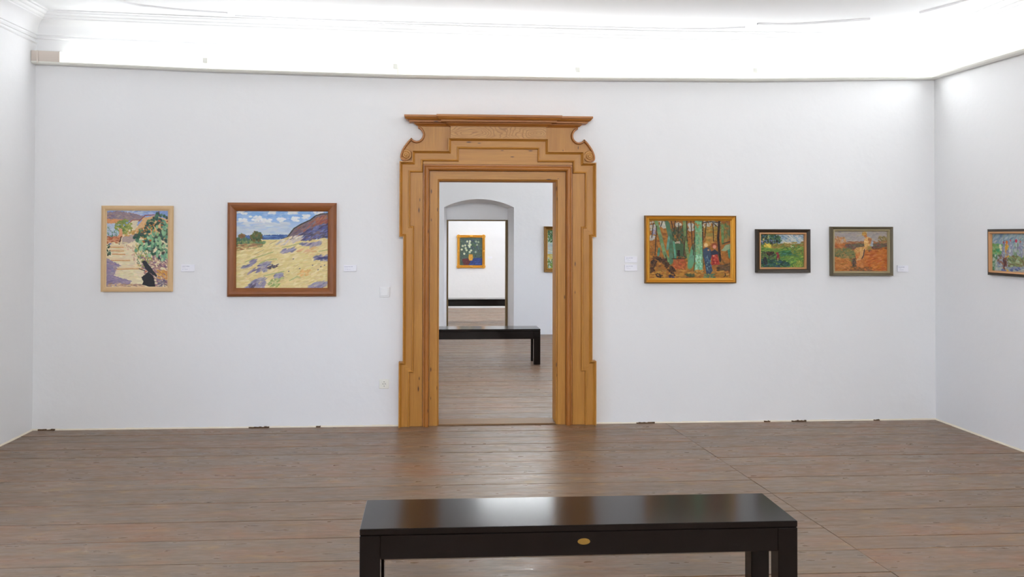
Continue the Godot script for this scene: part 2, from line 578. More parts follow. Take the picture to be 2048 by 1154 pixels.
	line([.53, .76, .62, .785], .012, col("3a3236"))
	ell(.64, .795, .016, .012, col("c4684a"))
	dabs([.0, .45, .05, .43, .07, .58, 0, .59], 40, [col("3f5a50"), col("2f423e"), col("506c5c")], .014, .01, 1.5, .3)
	ell(.06, .435, .022, .012, col("7a7fb0"))
	dabs([.84, .9, .94, .9, .96, 1, .82, 1], 30, [col("6a6478"), col("8a8090")], .02, .014)
	return finish()

func paint_dune() -> Material:
	canvas(400, 336, col("e0cd8e"))
	for y in 125:
		var c := col("86b0e4").lerp(col("c6d2e0"), clampf(y / 105.0, 0, 1))
		for x in 400:
			put(x, y, c)
	dabs([0, 0, 1, 0, 1, .12, 0, .12], 150, [col("86b0e6"), col("9abde8"), col("a9c6ea")], .04, .012, 0, .2, .02)
	dabs([0, .2, .62, .2, .55, .32, 0, .32], 150, [col("c3cfdd"), col("ccd5de"), col("b9c9dc")], .045, .012, 0, .15, .02)
	for q in [[.07, .12, .05], [.2, .09, .06], [.25, .12, .055], [.33, .13, .05], [.49, .11, .035], [.63, .1, .05], [.75, .07, .04], [.05, .01, .06], [.38, .01, .04], [.62, .015, .05], [.9, .01, .05]]:
		for i in 16:
			ell(q[0] + rng.randf_range(-q[2], q[2]), q[1] + rng.randf_range(-.02, .025), rng.randf_range(.012, .028), rng.randf_range(.008, .015), vary(col("e9ebee"), .03))
	dabs([.02, .14, .6, .15, .5, .2, .1, .19], 60, [col("d5dbe2"), col("c8d0dc")], .05, .01, 0, .1, .02)
	patch([.08, .315, .56, .305, .54, .36, .08, .37], col("4f6ea4"))
	dabs([.1, .32, .55, .31, .5, .36, .1, .37], 70, [col("456196"), col("5f82b4"), col("6f8fbd"), col("3d5588")], .04, .006, 0, .05)
	# cliff
	patch([.55, .33, .62, .225, .8, .115, .9, .04, 1, .025, 1, .34, .87, .36, .76, .4, .6, .38, .5, .36], col("7c6a72"))
	dabs([.6, .3, .66, .22, .82, .12, .92, .06, 1, .05, 1, .2, .8, .26, .65, .32], 260, [col("8a6862"), col("9c6e60"), col("76626c"), col("84747a"), col("a4604f")], .03, .008, -.55, .2)
	dabs([.68, .3, .85, .2, 1, .14, 1, .34, .86, .36, .74, .4], 240, [col("5d6092"), col("6a6fa2"), col("4d4f74"), col("7d80a8"), col("585264")], .03, .008, -.5, .25)
	dabs([.86, .06, 1, .08, 1, .16, .88, .17], 36, [col("a8604e"), col("93524a"), col("b0765c")], .03, .008, -.8, .2)
	line([.555, .335, .625, .225, .7, .17, .8, .115, .86, .06, .92, .035, 1, .03], .013, col("4a4640"))
	# dunes
	dabs([0, .52, .3, .42, .55, .35, .76, .4, 1, .34, 1, 1, 0, 1], 1500, [col("e2cf92"), col("e8d7a0"), col("dcc588"), col("e6d09a"), col("d9c48c"), col("ead9aa")], .035, .010, -.28, .3, .025)
	dabs([.4, .42, .68, .3, .72, .36, .56, .44], 90, [col("d9cdbd"), col("c4b8b6"), col("e3d3b4")], .03, .008, -.6, .2)
	for q in [[[.06, .73, .2, .62, .23, .66, .12, .74], 60], [[.14, .8, .26, .68, .38, .64, .33, .78], 130], [[.1, 1, .2, .88, .32, .86, .3, 1], 150], [[.68, .42, .9, .4, .93, .43, .78, .5], 90], [[.5, .5, .62, .48, .66, .52, .5, .54], 50], [[.85, .58, 1, .57, 1, .64, .86, .63], 60], [[.76, 1, .86, .92, 1, .92, .95, 1], 80], [[.42, .82, .5, .8, .5, .86, .42, .87], 30]]:
		dabs(q[0], q[1], [col("8f88a4"), col("a299ac"), col("7a7590"), col("9d98b0"), col("b1a7a8")], .03, .009, -.45, .3)
	dabs([.33, .73, .45, .67, .44, .72, .35, .76], 36, [col("4d4250"), col("5c5262")], .022, .008, -.4, .2)
	dabs([.13, 1, .15, .93, .22, .92, .2, 1], 26, [col("584a5c"), col("6b6078")], .022, .008, -.7, .3)
	dabs([.88, .6, 1, .59, 1, .62, .88, .63], 26, [col("55527a"), col("4a4c78")], .03, .006, -.05, .15)
	for q in [[.1, .66, .22, .6, .4, .53], [.25, .68, .34, .63, .44, .62], [.5, .47, .62, .44, .7, .41], [.3, .84, .4, .81, .52, .78], [.36, .93, .46, .88, .52, .87], [.58, .9, .66, .85, .7, .86], [.9, .52, 1, .5]]:
		line(q, .009, col("a9b177"))
	dabs([.34, .88, .52, .86, .46, .98, .36, .98], 60, [col("a2b06a"), col("8fa060"), col("b9bd80")], .018, .008, -.4, .5)
	dabs([.66, .5, .86, .46, .86, .58, .7, .56], 30, [col("d9b07c"), col("e0b88a")], .03, .01, -.3, .3)
	dabs([.68, .78, .8, .76, .78, .84, .68, .86], 34, [col("e0b070"), col("e8bd80")], .022, .009, -.5, .5)
	for q in [[.92, .72], [.96, .7], [.89, .76], [.83, .7], [.69, .745], [.57, .78], [.62, .62]]:
		ell(q[0], q[1], .009, .006, col("6d6274"), -.4)
	line([.2, .56, .3, .5], .004, col("8f8066"))
	line([.36, .43, .44, .38], .004, col("8f8066"))
	# bushes
	dabs([0, .34, .06, .3, .1, .36, .3, .4, .3, .45, 0, .44], 200, [col("5c7a5c"), col("6f8c66"), col("88955c"), col("4e6a5a")], .022, .012, .2, 1.5)
	dabs([.15, .33, .2, .27, .27, .28, .27, .38, .16, .39], 110, [col("55653e"), col("6d7244"), col("7d6a42"), col("465a40")], .018, .012, .2, 1.5)
	dabs([.03, .31, .09, .3, .09, .34, .03, .35], 24, [col("8c6a48"), col("7d6a44")], .016, .01)
	dabs([.0, .43, .3, .42, .25, .47, .1, .5, 0, .52], 90, [col("a8805a"), col("946c50"), col("c49c70"), col("a9a46c")], .03, .008, -.1, .2)
	return finish()

func paint_forest() -> Material:
	canvas(360, 258, col("9c6326"))
	dabs(ALL, 800, [col("a3682a"), col("8a5826"), col("b0752f"), col("7c5428"), col("96662c")], .03, .012, .3, 1.2)
	for q in [[0, .03, .1, 0, .12, .12, .02, .2], [.12, .02, .2, .02, .2, .14, .14, .12], [.32, .05, .38, .06, .38, .18, .33, .1], [.48, .06, .54, .05, .54, .16, .49, .18], [.64, .03, .88, 0, .86, .08, .72, .14, .64, .12], [.0, .28, .07, .26, .05, .34, 0, .34]]:
		dabs(q, 60, [col("b9b6a6"), col("c6c2b4"), col("a9abb0"), col("b3a892")], .018, .012, .6, 1.0)
	dabs([.06, .12, .1, .14, .08, .25, .02, .24], 26, [col("8c86a0"), col("a39cae")], .016, .01, 1.4)
	dabs([.68, .12, .86, .1, .84, .4, .7, .36], 130, [col("a5772f"), col("8c7a3a"), col("b5883c")], .03, .014, .4, 1.0)
	dabs([.88, .06, 1, .06, 1, .35, .88, .34], 90, [col("7d6a34"), col("8d7038"), col("5c6a42")], .024, .012, 1.3, .6)
	dabs([.26, .14, .46, .1, .48, .66, .28, .66], 300, [col("4a4a2e"), col("5e5032"), col("40563f"), col("6b4a2a"), col("34442f")], .022, .012, 1.4, .6)
	patch([.3, .4, .42, .4, .42, .62, .3, .62], col("3f5a3c"))
	patch([.34, .51, .375, .51, .375, .62, .34, .62], col("2a2018"))
	dabs([.32, .36, .38, .36, .38, .39, .32, .39], 10, [col("a89a84")], .012, .008)
	dabs([.28, .67, .45, .66, .44, .83, .3, .84], 100, [col("a8502c"), col("b5602f"), col("94502a")], .022, .012, .4, .8)
	for q in [[[.08, 0, .13, .25, .19, .58, .25, .74], .045, "6f8a5e"], [[.22, .05, .26, .3, .27, .72], .055, "4f6e52"], [[.3, .38, .32, .66], .028, "5a9478"], [[.43, .02, .45, .45, .49, .7, .5, .8], .042, "6d8250"], [[.54, .5, .52, .66, .5, .79], .075, "5f9070"], [[.24, .3, .22, .5], .03, "63907c"], [[.9, .1, .9, .4], .03, "66824e"], [[.97, .45, .99, .64], .035, "4f8a70"], [[.12, .5, .11, .6], .03, "4c7c64"]]:
		line(q[0], q[1], col(q[2]), .06)
	for q in [[.05, .05, .03, .3], [.09, .1, .07, .6], [.27, .02, .29, .14], [.32, .0, .3, .2], [.36, .05, .35, .3], [.46, 0, .46, .35], [.51, .02, .53, .5], [.65, .0, .66, .34], [.7, .05, .68, .3], [.78, .03, .79, .36], [.14, .1, .16, .02], [.83, .1, .79, .05], [.44, .28, .42, .6], [.2, .6, .23, .78], [.55, .3, .54, .6], [.28, .66, .44, .66]]:
		line(q, .011, col("3b2a1c"), .03)
	line([.86, .0, .845, .3, .87, .7], .03, col("33241a"))
	line([.64, .04, .76, .02, .86, .04], .012, col("33302e"))
	line([.9, .4, 1, .36], .012, col("3e3a2c"))
	patch([.88, .52, .93, .43, 1, .4, 1, .48, .93, .53], col("8fa07c"))
	# great green trunk
	patch([.555, 0, .645, 0, .655, .55, .66, .8, .63, .93, .58, .94, .545, .88, .56, .7], col("6f9a6c"))
	dabs([.56, 0, .64, 0, .65, .6, .65, .9, .56, .9], 170, [col("77a878"), col("5f9068"), col("8db488"), col("6aa682"), col("86946a")], .018, .012, 1.5, .4)
	dabs([.57, .6, .64, .6, .65, .9, .57, .92], 60, [col("93c8a4"), col("a9d4b8"), col("7fb894")], .016, .01, 1.4, .4)
	dabs([.57, .05, .62, .06, .6, .12, .57, .12], 14, [col("a46a34")], .014, .008, 1.2)
	line([.555, .05, .56, .6, .545, .88], .009, col("463a26"))
	line([.65, .2, .662, .8], .008, col("463a26"))
	# ground
	dabs([0, .78, .3, .86, 1, .86, 1, 1, 0, 1], 260, [col("b07c30"), col("a06c2a"), col("bd8a3c"), col("8c6430")], .03, .012, -.1, .5)
	dabs([.02, .7, .06, .62, .2, .66, .32, .86, .3, .93, .24, .9, .18, .76, .1, .68, .06, .86, .01, .92], 420, [col("3c2618"), col("4c2f1c"), col("2c1e16"), col("5e3c20")], .016, .010, .6, .8)
	dabs([.08, .9, .16, .94, .14, 1, .08, .98], 30, [col("2c2018")], .014, .008, .6, .8)
	dabs([.24, .94, .32, .94, .3, .99, .24, .99], 20, [col("3a3450"), col("2c2430")], .016, .008, .2)
	dabs([.45, .92, .56, .92, .54, .97, .46, .96], 30, [col("5c5a34"), col("3e4a30")], .02, .008)
	dabs([.66, .93, .8, .92, .8, 1, .68, 1], 60, [col("5f7858"), col("4d6450"), col("7a7a48")], .02, .008)
	dabs([.83, .78, 1, .74, 1, .86, .84, .86], 80, [col("5c4630"), col("6e5234"), col("4a3828")], .024, .01)
	# two children
	patch([.66, .5, .7, .46, .75, .5, .77, .6, .74, .72, .78, .86, .75, .92, .7, .92, .68, .74, .66, .6], col("39485c"), 1.0)
	dabs([.68, .62, .74, .62, .77, .86, .71, .88], 60, [col("46607a"), col("5d7890"), col("324458"), col("74908c")], .014, .009, 1.4, .4)
	patch([.75, .54, .8, .5, .845, .54, .845, .62, .76, .62], col("2e3142"), 1.0)
	patch([.765, .6, .835, .58, .865, .76, .76, .77], col("a8382c"), 1.0)
	dabs([.77, .62, .83, .6, .85, .75, .77, .76], 40, [col("b8483a"), col("8e2c26"), col("c05a48")], .014, .009, 1.3, .4)
	ell(.71, .40, .042, .036, col("b8863c"))
	ell(.695, .425, .026, .028, col("dcb880"))
	ell(.798, .43, .04, .036, col("8a4526"))
	ell(.80, .455, .024, .026, col("cf8a72"))
	ell(.725, .51, .014, .01, col("cf9a6a"))
	ell(.79, .61, .012, .009, col("cfa080"))
	line([.93, .915, .935, .95, .915, .97], .01, col("2c241c"))
	return finish()

func paint_meadow() -> Material:
	canvas(260, 200, col("5f7a36"))
	patch([.3, 0, 1, 0, 1, .28, .4, .3], col("a9b4b8"))
	dabs([.45, 0, 1, 0, 1, .22, .5, .26], 130, [col("8fa6b8"), col("c2c8c4"), col("dad6c6"), col("6f8aa0"), col("b4b4a8")], .05, .012, .45, .25)
	dabs([0, 0, .4, 0, .52, .2, .4, .27, 0, .3], 220, [col("2c4c3a"), col("365a40"), col("4c6a4a"), col("5a7890"), col("24382e")], .028, .018, 1.2, .8)
	dabs([0, .16, .4, .18, .4, .26, 0, .27], 50, [col("5d6f9c"), col("7d8aa8"), col("3e4f5c")], .02, .012, 1.5, .3)
	for q in [[.08, .1, .07, .26], [.18, .06, .17, .24], [.28, .2, .27, .34], [.33, .2, .33, .34], [.39, .2, .4, .34], [.24, .2, .24, .3]]:
		line(q, .014, col("3c2e26"))
	dabs([.06, .1, .09, .1, .09, .22, .06, .22], 10, [col("d8cc8c")], .014, .008, 1.5)
	dabs([.16, .02, .2, .02, .2, .16, .16, .16], 10, [col("c4c680")], .014, .008, 1.5)
	dabs([.1, .3, .14, .26, .22, .28, .26, .4, .08, .4], 60, [col("d3bc4a"), col("e0ca58"), col("c79a3a")], .03, .016, .4, .8)
	dabs([.26, .3, .7, .24, 1, .22, 1, .42, .4, .46, .26, .42], 200, [col("8a6a3a"), col("a07c44"), col("7c7438"), col("94883e")], .04, .012, -.2, .25)
	dabs([.5, .22, .7, .24, .7, .27, .5, .27], 20, [col("c4b088"), col("d4c49c")], .03, .008)
	dabs([0, .38, .4, .44, 1, .36, 1, 1, 0, 1], 560, [col("5c8438"), col("74983e"), col("4a7438"), col("8aa04a"), col("6b7c34"), col("3c6a3c")], .045, .014, -.15, .4)
	dabs([.45, .5, .8, .5, .85, .62, .45, .64], 110, [col("35623e"), col("2c5a44"), col("487c50"), col("3a6a64")], .04, .013, -.3, .4)
	dabs([.7, .45, 1, .44, 1, .64, .75, .6], 70, [col("6c7a34"), col("8a8c40"), col("55783a")], .035, .012, -.3, .4)
	dabs([0, .72, .5, .76, .7, .9, .6, 1, 0, 1], 260, [col("24443a"), col("2c5444"), col("1f3830"), col("3c6a50"), col("2a4a5c")], .04, .013, .1, .4)
	dabs([.05, .5, .36, .56, .3, .74, .02, .72], 120, [col("3a4a38"), col("4c5c3c"), col("2e3a34"), col("5c6a3a")], .03, .013, .3, .6)
	dabs([.15, .56, .3, .52, .3, .64, .16, .64], 50, [col("28201c"), col("3a3028"), col("5a3a28")], .02, .014, .3, 1.0)
	dabs([.36, .56, .43, .54, .44, .72, .38, .78], 46, [col("7a2430"), col("5c1f2a"), col("93303a")], .018, .013, 1.4, .5)
	line([.4, .72, .4, .8], .012, col("c8b088"))
	dabs([.07, .72, .15, .7, .16, .9, .08, .9], 40, [col("1c1c22"), col("26242a"), col("34303a")], .02, .013, 1.4, .5)
	dabs([.84, .8, .96, .78, .96, .98, .7, .98], 90, [col("94a040"), col("7c9040"), col("a89c4a"), col("6a7c3a")], .022, .01, 1.0, .8)
	dabs([.7, .34, .76, .34, .76, .4, .7, .4], 8, [col("e2e2c4")], .012, .008)
	line([.93, .48, .96, .58], .012, col("5c4a2c"))
	return finish()

func paint_seated_boy() -> Material:
	canvas(280, 220, col("b26a34"))
	patch([0, 0, 1, 0, 1, .28, 0, .28], col("a39a96"))
	dabs([0, 0, 1, 0, 1, .28, 0, .28], 320, [col("a49a96"), col("b0a49c"), col("98928f"), col("a8a09c"), col("b4a690")], .04, .012, -.2, .5, .02)
	dabs([0, .14, .2, .16, .22, .3, 0, .32], 80, [col("bd8458"), col("a8754c"), col("c89a6c")], .022, .012, 1.3, .5)
	dabs([.84, .14, 1, .12, 1, .3, .84, .28], 50, [col("8c7a4c"), col("a09060"), col("7a6c48")], .024, .014, .4, 1)
	dabs([.2, .26, 1, .24, 1, .32, .2, .34], 120, [col("9c6a46"), col("8c5c42"), col("a87850")], .04, .008, 0, .1)
	patch([.2, .32, 1, .3, 1, .43, .2, .46], col("6a5a48"))
	dabs([.2, .32, 1, .3, 1, .42, .2, .46], 160, [col("6c5a44"), col("5c5a44"), col("7a5a4e"), col("6a6e54"), col("70484c")], .03, .012, .2, .7)
	dabs([0, .34, .22, .34, .24, .46, 0, .46], 60, [col("a8643a"), col("b87444"), col("94603c")], .03, .012, .2, .6)
	patch([0, .43, .3, .45, .41, .5, .38, .74, .3, .78, 0, .62], col("77744a"))
	dabs([0, .42, .3, .44, .42, .5, .38, .74, .3, .78, 0, .62], 220, [col("7a7a4c"), col("6c7048"), col("8c7c4a"), col("586444"), col("9a7a48")], .03, .014, .4, 1.0)
	dabs([.6, .48, 1, .4, 1, 1, .55, 1], 460, [col("b8682c"), col("ac5e28"), col("c47634"), col("a4562a"), col("bc7440")], .045, .014, -.12, .35)
	dabs([0, .64, .32, .7, .34, 1, 0, 1], 220, [col("b5743c"), col("a8662f"), col("c4844a"), col("9c6436")], .04, .013, .1, .4)
	dabs([.58, .48, 1, .38, 1, .43, .6, .52], 60, [col("6a4a34"), col("7c5236"), col("8a5c3a")], .03, .008, -.2, .1)
	dabs([.32, .74, .42, .6, .42, .88, .34, .9], 90, [col("4a4038"), col("584838"), col("3c3a3c"), col("6a5038")], .02, .012, 1.4, .4)
	dabs([.3, .88, .7, .9, .7, 1, .3, 1], 90, [col("7a5434"), col("8c6038"), col("5f4a36"), col("945c30")], .03, .012, 0, .4)
	dabs([.4, .54, .56, .6, .55, .9, .42, .86], 120, [col("bc7440"), col("c88248"), col("b06a3a")], .03, .013, 1.2, .5)
	# the seated boy in pale clothes
	patch([.56, .2, .62, .14, .7, .18, .71, .3, .66, .4, .58, .42, .56, .32], col("cc9a5c"), 1.2)
	patch([.38, .44, .46, .4, .58, .38, .66, .4, .62, .46, .5, .5, .44, .56, .38, .52], col("bf8c52"), 1.2)
	patch([.48, .46, .56, .44, .54, .6, .5, .68, .42, .72, .44, .68, .48, .6], col("c99a62"), 1.2)
	dabs([.57, .2, .64, .16, .66, .34, .58, .4], 60, [col("dcb070"), col("d0a064"), col("e0bc84")], .018, .01, 1.3, .4)
	dabs([.64, .18, .7, .18, .7, .3, .65, .32], 40, [col("b07848"), col("a46a44")], .016, .01, 1.3, .4)
	dabs([.4, .42, .6, .4, .6, .46, .42, .52], 50, [col("cc9c60"), col("b98a50"), col("d8ac74")], .02, .01, -.4, .4)
	line([.565, .46, .55, .6, .52, .68], .018, col("3f3a40"))
	dabs([.68, .24, .73, .26, .72, .38, .67, .38], 40, [col("9aa4ac"), col("8c98a6"), col("b0b4b4")], .014, .01, 1.4, .3)
	dabs([.64, .38, .7, .38, .7, .45, .62, .46], 30, [col("a89048"), col("8c7a40")], .016, .01)
	ell(.565, .075, .048, .042, col("c0944a"))
	dabs([.52, .03, .6, .0, .63, .06, .56, .1], 30, [col("d2aa5c"), col("b4843c"), col("8c6a30")], .016, .008, .8, .6)
	ell(.59, .125, .03, .03, col("b5703e"))
	line([.42, .72, .5, .7], .012, col("cfae8c"))
	return finish()

func paint_procession() -> Material:
	canvas(280, 200, col("93a39a"))
	dabs([0, 0, 1, 0, 1, .36, 0, .36], 260, [col("7f96a8"), col("96a8b2"), col("a9b5b4"), col("8a9fae"), col("6f8aa2")], 0.062, 0.024, -.8, .5)
	dabs([0, .3, .42, .3, .4, .62, 0, .62], 260, [col("6f9a54"), col("5a9464"), col("84a868"), col("4c9a6c"), col("93ac78")], 0.054, 0.024, -.1, .5)
	dabs([0, .58, .2, .58, .18, 1, 0, 1], 110, [col("4f7a58"), col("6a8e6c"), col("88a890"), col("b8c4b4")], 0.031, 0.021, 1.5, .4)
	dabs([.14, .6, .46, .58, .44, .92, .14, .94], 190, [col("7d8c9c"), col("9ca4ac"), col("8c6a58"), col("6a6c80"), col("b0b4b4")], 0.046, 0.021, .3, .7)
	dabs([.4, .58, 1, .5, 1, .86, .42, .86], 320, [col("82905c"), col("94a070"), col("7a6c48"), col("a0a888"), col("6c7a58")], 0.046, 0.021, .2, .7)
	dabs([.1, .9, 1, .86, 1, 1, .1, 1], 160, [col("aab4b0"), col("8c98a8"), col("5c6c9c"), col("a49a88"), col("c4c8bc")], 0.046, 0.021, .1, .5)
	dabs([.28, .58, .34, .58, .36, .92, .29, .94], 46, [col("6c4034"), col("7d4a38"), col("54343c")], 0.028, 0.018, 1.5, .3)
	line([.1, .6, .35, .585], .01, col("3f4a40"))
	dabs([.19, .32, .23, .3, .24, .44, .2, .44], 26, [col("e4dfae"), col("d8d0b0")], 0.022, 0.015, 1.5, .3)
	for q in [[.29, .2, "9c4a4c", "6a6a86"], [.37, .2, "d8742c", "d29a34"], [.46, .15, "c8586a", "9ea4b4"], [.6, .16, "c23a52", "7f9a78"], [.7, .18, "b46a58", "8a90a8"], [.8, .15, "a84a5c", "b0a8a0"], [.9, .2, "cf8a4c", "6f7a98"]]:
		dabs([q[0] - .03, q[1] + .05, q[0] + .04, q[1] + .04, q[0] + .05, q[1] + .42, q[0] - .04, q[1] + .4], 70, [col(q[3]), col(q[3]).lightened(.2), col("b4b8bc"), col("8c88a0")], 0.028, 0.018, 1.5, .4)
		ell(q[0], q[1] + .03, .034 if q[2] == "d8742c" or q[2] == "c23a52" else .02, .03 if q[2] == "d8742c" or q[2] == "c23a52" else .018, col(q[2]), 1.57)
	dabs([.34, .3, .4, .3, .38, .42, .35, .42], 16, [col("d8a030")], 0.022, 0.015, 1.5)
	dabs([.36, .94, .4, .94, .4, 1, .35, 1], 12, [col("d8a83c")], .014, .01)
	return finish()

func paint_flowers() -> Material:
	canvas(170, 206, col("46564a"))
	dabs(ALL, 420, [col("4c5c50"), col("3f5048"), col("56665a"), col("465660"), col("3a4840")], .05, .02, .6, 1.2)
	dabs([.2, .1, .7, .08, .9, .5, .6, .6, .2, .4], 130, [col("34446a"), col("3c4c74"), col("2c3850"), col("4a4668")], .03, .016, .9, .8)
	dabs([.25, .25, .7, .2, .75, .6, .3, .62], 120, [col("3c5a3a"), col("4a6a44"), col("2e4632")], .03, .012, 1.2, .8)
	dabs([0, .75, .12, .75, .12, 1, 0, 1], 30, [col("4c5a48"), col("3f4c44")], .04, .02)
	patch([.1, .76, .5, .74, .48, 1, .18, 1], col("53262a"))
	dabs([.12, .78, .48, .76, .46, .98, .2, .98], 60, [col("5c2c2c"), col("472024"), col("6a3430")], .03, .014, .4, .5)
	patch([.42, .78, .8, .72, 1, .74, 1, 1, .36, 1, .48, .88], col("2a3c74"))
	dabs([.5, .8, .9, .76, 1, .95, .44, .98], 110, [col("33488c"), col("24346a"), col("4660a4"), col("202c54")], .04, .012, -.5, .5)
	patch([.4, .6, .56, .6, .59, .72, .55, .83, .42, .83, .38, .72], col("b8842c"), 1.0)
	dabs([.4, .62, .56, .62, .56, .82, .42, .82], 40, [col("c8943a"), col("a07024"), col("d8aa4c")], .02, .012, 1.4, .4)
	for q in [[.13, .3], [.24, .28], [.09, .43], [.26, .38], [.2, .58], [.3, .45], [.33, .14], [.45, .13], [.43, .2], [.4, .28], [.47, .26], [.43, .33], [.5, .46], [.44, .52], [.72, .14], [.82, .16], [.76, .26], [.7, .52]]:
		for i in 7:
			var a := TAU * i / 7.0
			ell(q[0] + cos(a) * .03, q[1] + sin(a) * .024, .026, .014, vary(col("ccd0b4") if q[0] < .6 else col("8a9a8c"), .05), a)
		ell(q[0], q[1], .014, .012, col("b8a84c"))
	return finish()

func paint_tree() -> Material:
	canvas(220, 200, col("b9c2b8"))
	dabs(ALL, 220, [col("c2cac2"), col("b2c0c0"), col("ccd0c0"), col("a9bcc4")], .06, .02, .2, .5)
	dabs([0, 0, .5, 0, .45, .2, .3, .3, 0, .32], 420, [col("3f6a40"), col("557c44"), col("2f5238"), col("6f9250"), col("48743c")], .022, .012, .7, 1.5)
	for q in [[.02, .02, .2, .2], [.25, 0, .2, .28], [.1, .3, .2, .2]]:
		line(q, .014, col("3a3228"))
	dabs([0, .62, 1, .6, 1, .8, 0, .8], 160, [col("c4b45c"), col("d0c070"), col("b4a452"), col("c8ac58")], .05, .014, 0, .2)
	dabs([0, .76, 1, .76, 1, 1, 0, 1], 260, [col("6f8c3c"), col("5c7c38"), col("86a04a"), col("4c6a34")], .03, .014, 1.2, .6)
	patch([.2, .82, .26, .62, .3, .5, .36, .52, .4, .82], col("46423a"), 1.2)
	patch([.6, .8, .64, .55, .7, .55, .74, .8], col("5a4a40"), 1.2)
	return finish()

# ------------------------------------------------------------------ things
# framed picture; local x right, y up from its lower edge, z out from the wall
func picture(label: String, at: Vector3, size: Vector2, turn: float, paint: Material, rails: Array, called := "framed_painting") -> Node3D:
	var t := base(called, label, "painting", at, turn)
	var w := size.x / 2
	var path := [Vector2(-w, 0), Vector2(-w, size.y), Vector2(w, size.y), Vector2(w, 0)]
	var inner := 0.0
	for r in rails:                                  # each: name, offset from the edge, profile, material
		var o: float = r[1]
		var p2 := [Vector2(-w + o, o), Vector2(-w + o, size.y - o), Vector2(w - o, size.y - o), Vector2(w - o, o)]
		moulding(t, r[0], p2, r[2], M[r[3]], -1.0, true)
		inner = o + r[2][r[2].size() - 1].x
	var k := inner - 0.004
	var st := begin()
	var z := 0.014
	quadn(st, [Vector3(-w + k, k, z), Vector3(w - k, k, z), Vector3(w - k, size.y - k, z), Vector3(-w + k, size.y - k, z)], [Vector3.BACK, Vector3.BACK, Vector3.BACK, Vector3.BACK], [Vector2(0, 1), Vector2(1, 1), Vector2(1, 0), Vector2(0, 0)])
	for s in [[Vector3(-w + k, k, 0), Vector3(w - k, k, 0), Vector3.DOWN], [Vector3(-w + k, size.y - k, 0), Vector3(w - k, size.y - k, 0), Vector3.UP]]:
		quadn(st, [s[0], s[1], s[1] + Vector3(0, 0, z), s[0] + Vector3(0, 0, z)], [s[2], s[2], s[2], s[2]], [Vector2(0, 1), Vector2(1, 1), Vector2(1, 1), Vector2(0, 1)])
	for s in [-1.0, 1.0]:
		var x: float = s * (w - k)
		var n := Vector3(s, 0, 0)
		quadn(st, [Vector3(x, k, 0), Vector3(x, size.y - k, 0), Vector3(x, size.y - k, z), Vector3(x, k, z)], [n, n, n, n], [Vector2(0, 1), Vector2(0, 0), Vector2(0, 0), Vector2(0, 1)])
	quad(st, Vector3(-w + k, k, 0.0), Vector3(w - k, k, 0.0), Vector3(w - k, size.y - k, 0.0), Vector3(-w + k, size.y - k, 0.0), Vector3.FORWARD)
	commit(st, "canvas", paint, t)
	return t

func caption(label: String, at: Vector3, size: Vector2, rows: int, turn := 0.0) -> void:
	var t := base("caption_card", label, "caption", at, turn, "caption cards beside the paintings")
	var st := begin()
	box(st, Vector3(-size.x / 2, 0, 0), Vector3(size.x / 2, size.y, 0.011), 0.0008)
	commit(st, "card", M.card, t)
	var m := StandardMaterial3D.new()
	m.resource_name = "caption_print"
	m.roughness = 0.6
	m.texture_repeat = false
	var r := RandomNumberGenerator.new()
	r.seed = int(at.x * 1000) + 9000
	var w := 96
	var h := 48
	var im := Image.create(w, h, false, Image.FORMAT_RGB8)
	im.fill(Color(0.955, 0.955, 0.985))
	for k in rows:                                   # illegible lines of small print
		var y := 9 + k * 11
		var x := 6
		var last: int = [62, 24, 50][k % 3]
		while x < last:
			var run := r.randi_range(3, 8)
			for i in run:
				if r.randf() < 0.72:
					im.fill_rect(Rect2i(x + i, y + r.randi_range(0, 1), 1, 3 if k == 0 else 2), Color(0.42, 0.43, 0.58) if k == 0 else Color(0.68, 0.69, 0.77))
			x += run + 2
	m.albedo_texture = ImageTexture.create_from_image(im)
	st = begin()
	var e := 0.003
	quadn(st, [Vector3(-size.x / 2 + e, e, 0.0113), Vector3(size.x / 2 - e, e, 0.0113), Vector3(size.x / 2 - e, size.y - e, 0.0113), Vector3(-size.x / 2 + e, size.y - e, 0.0113)], [Vector3.BACK, Vector3.BACK, Vector3.BACK, Vector3.BACK], [Vector2(0, 1), Vector2(1, 1), Vector2(1, 0), Vector2(0, 0)])
	commit(st, "print", m, t)

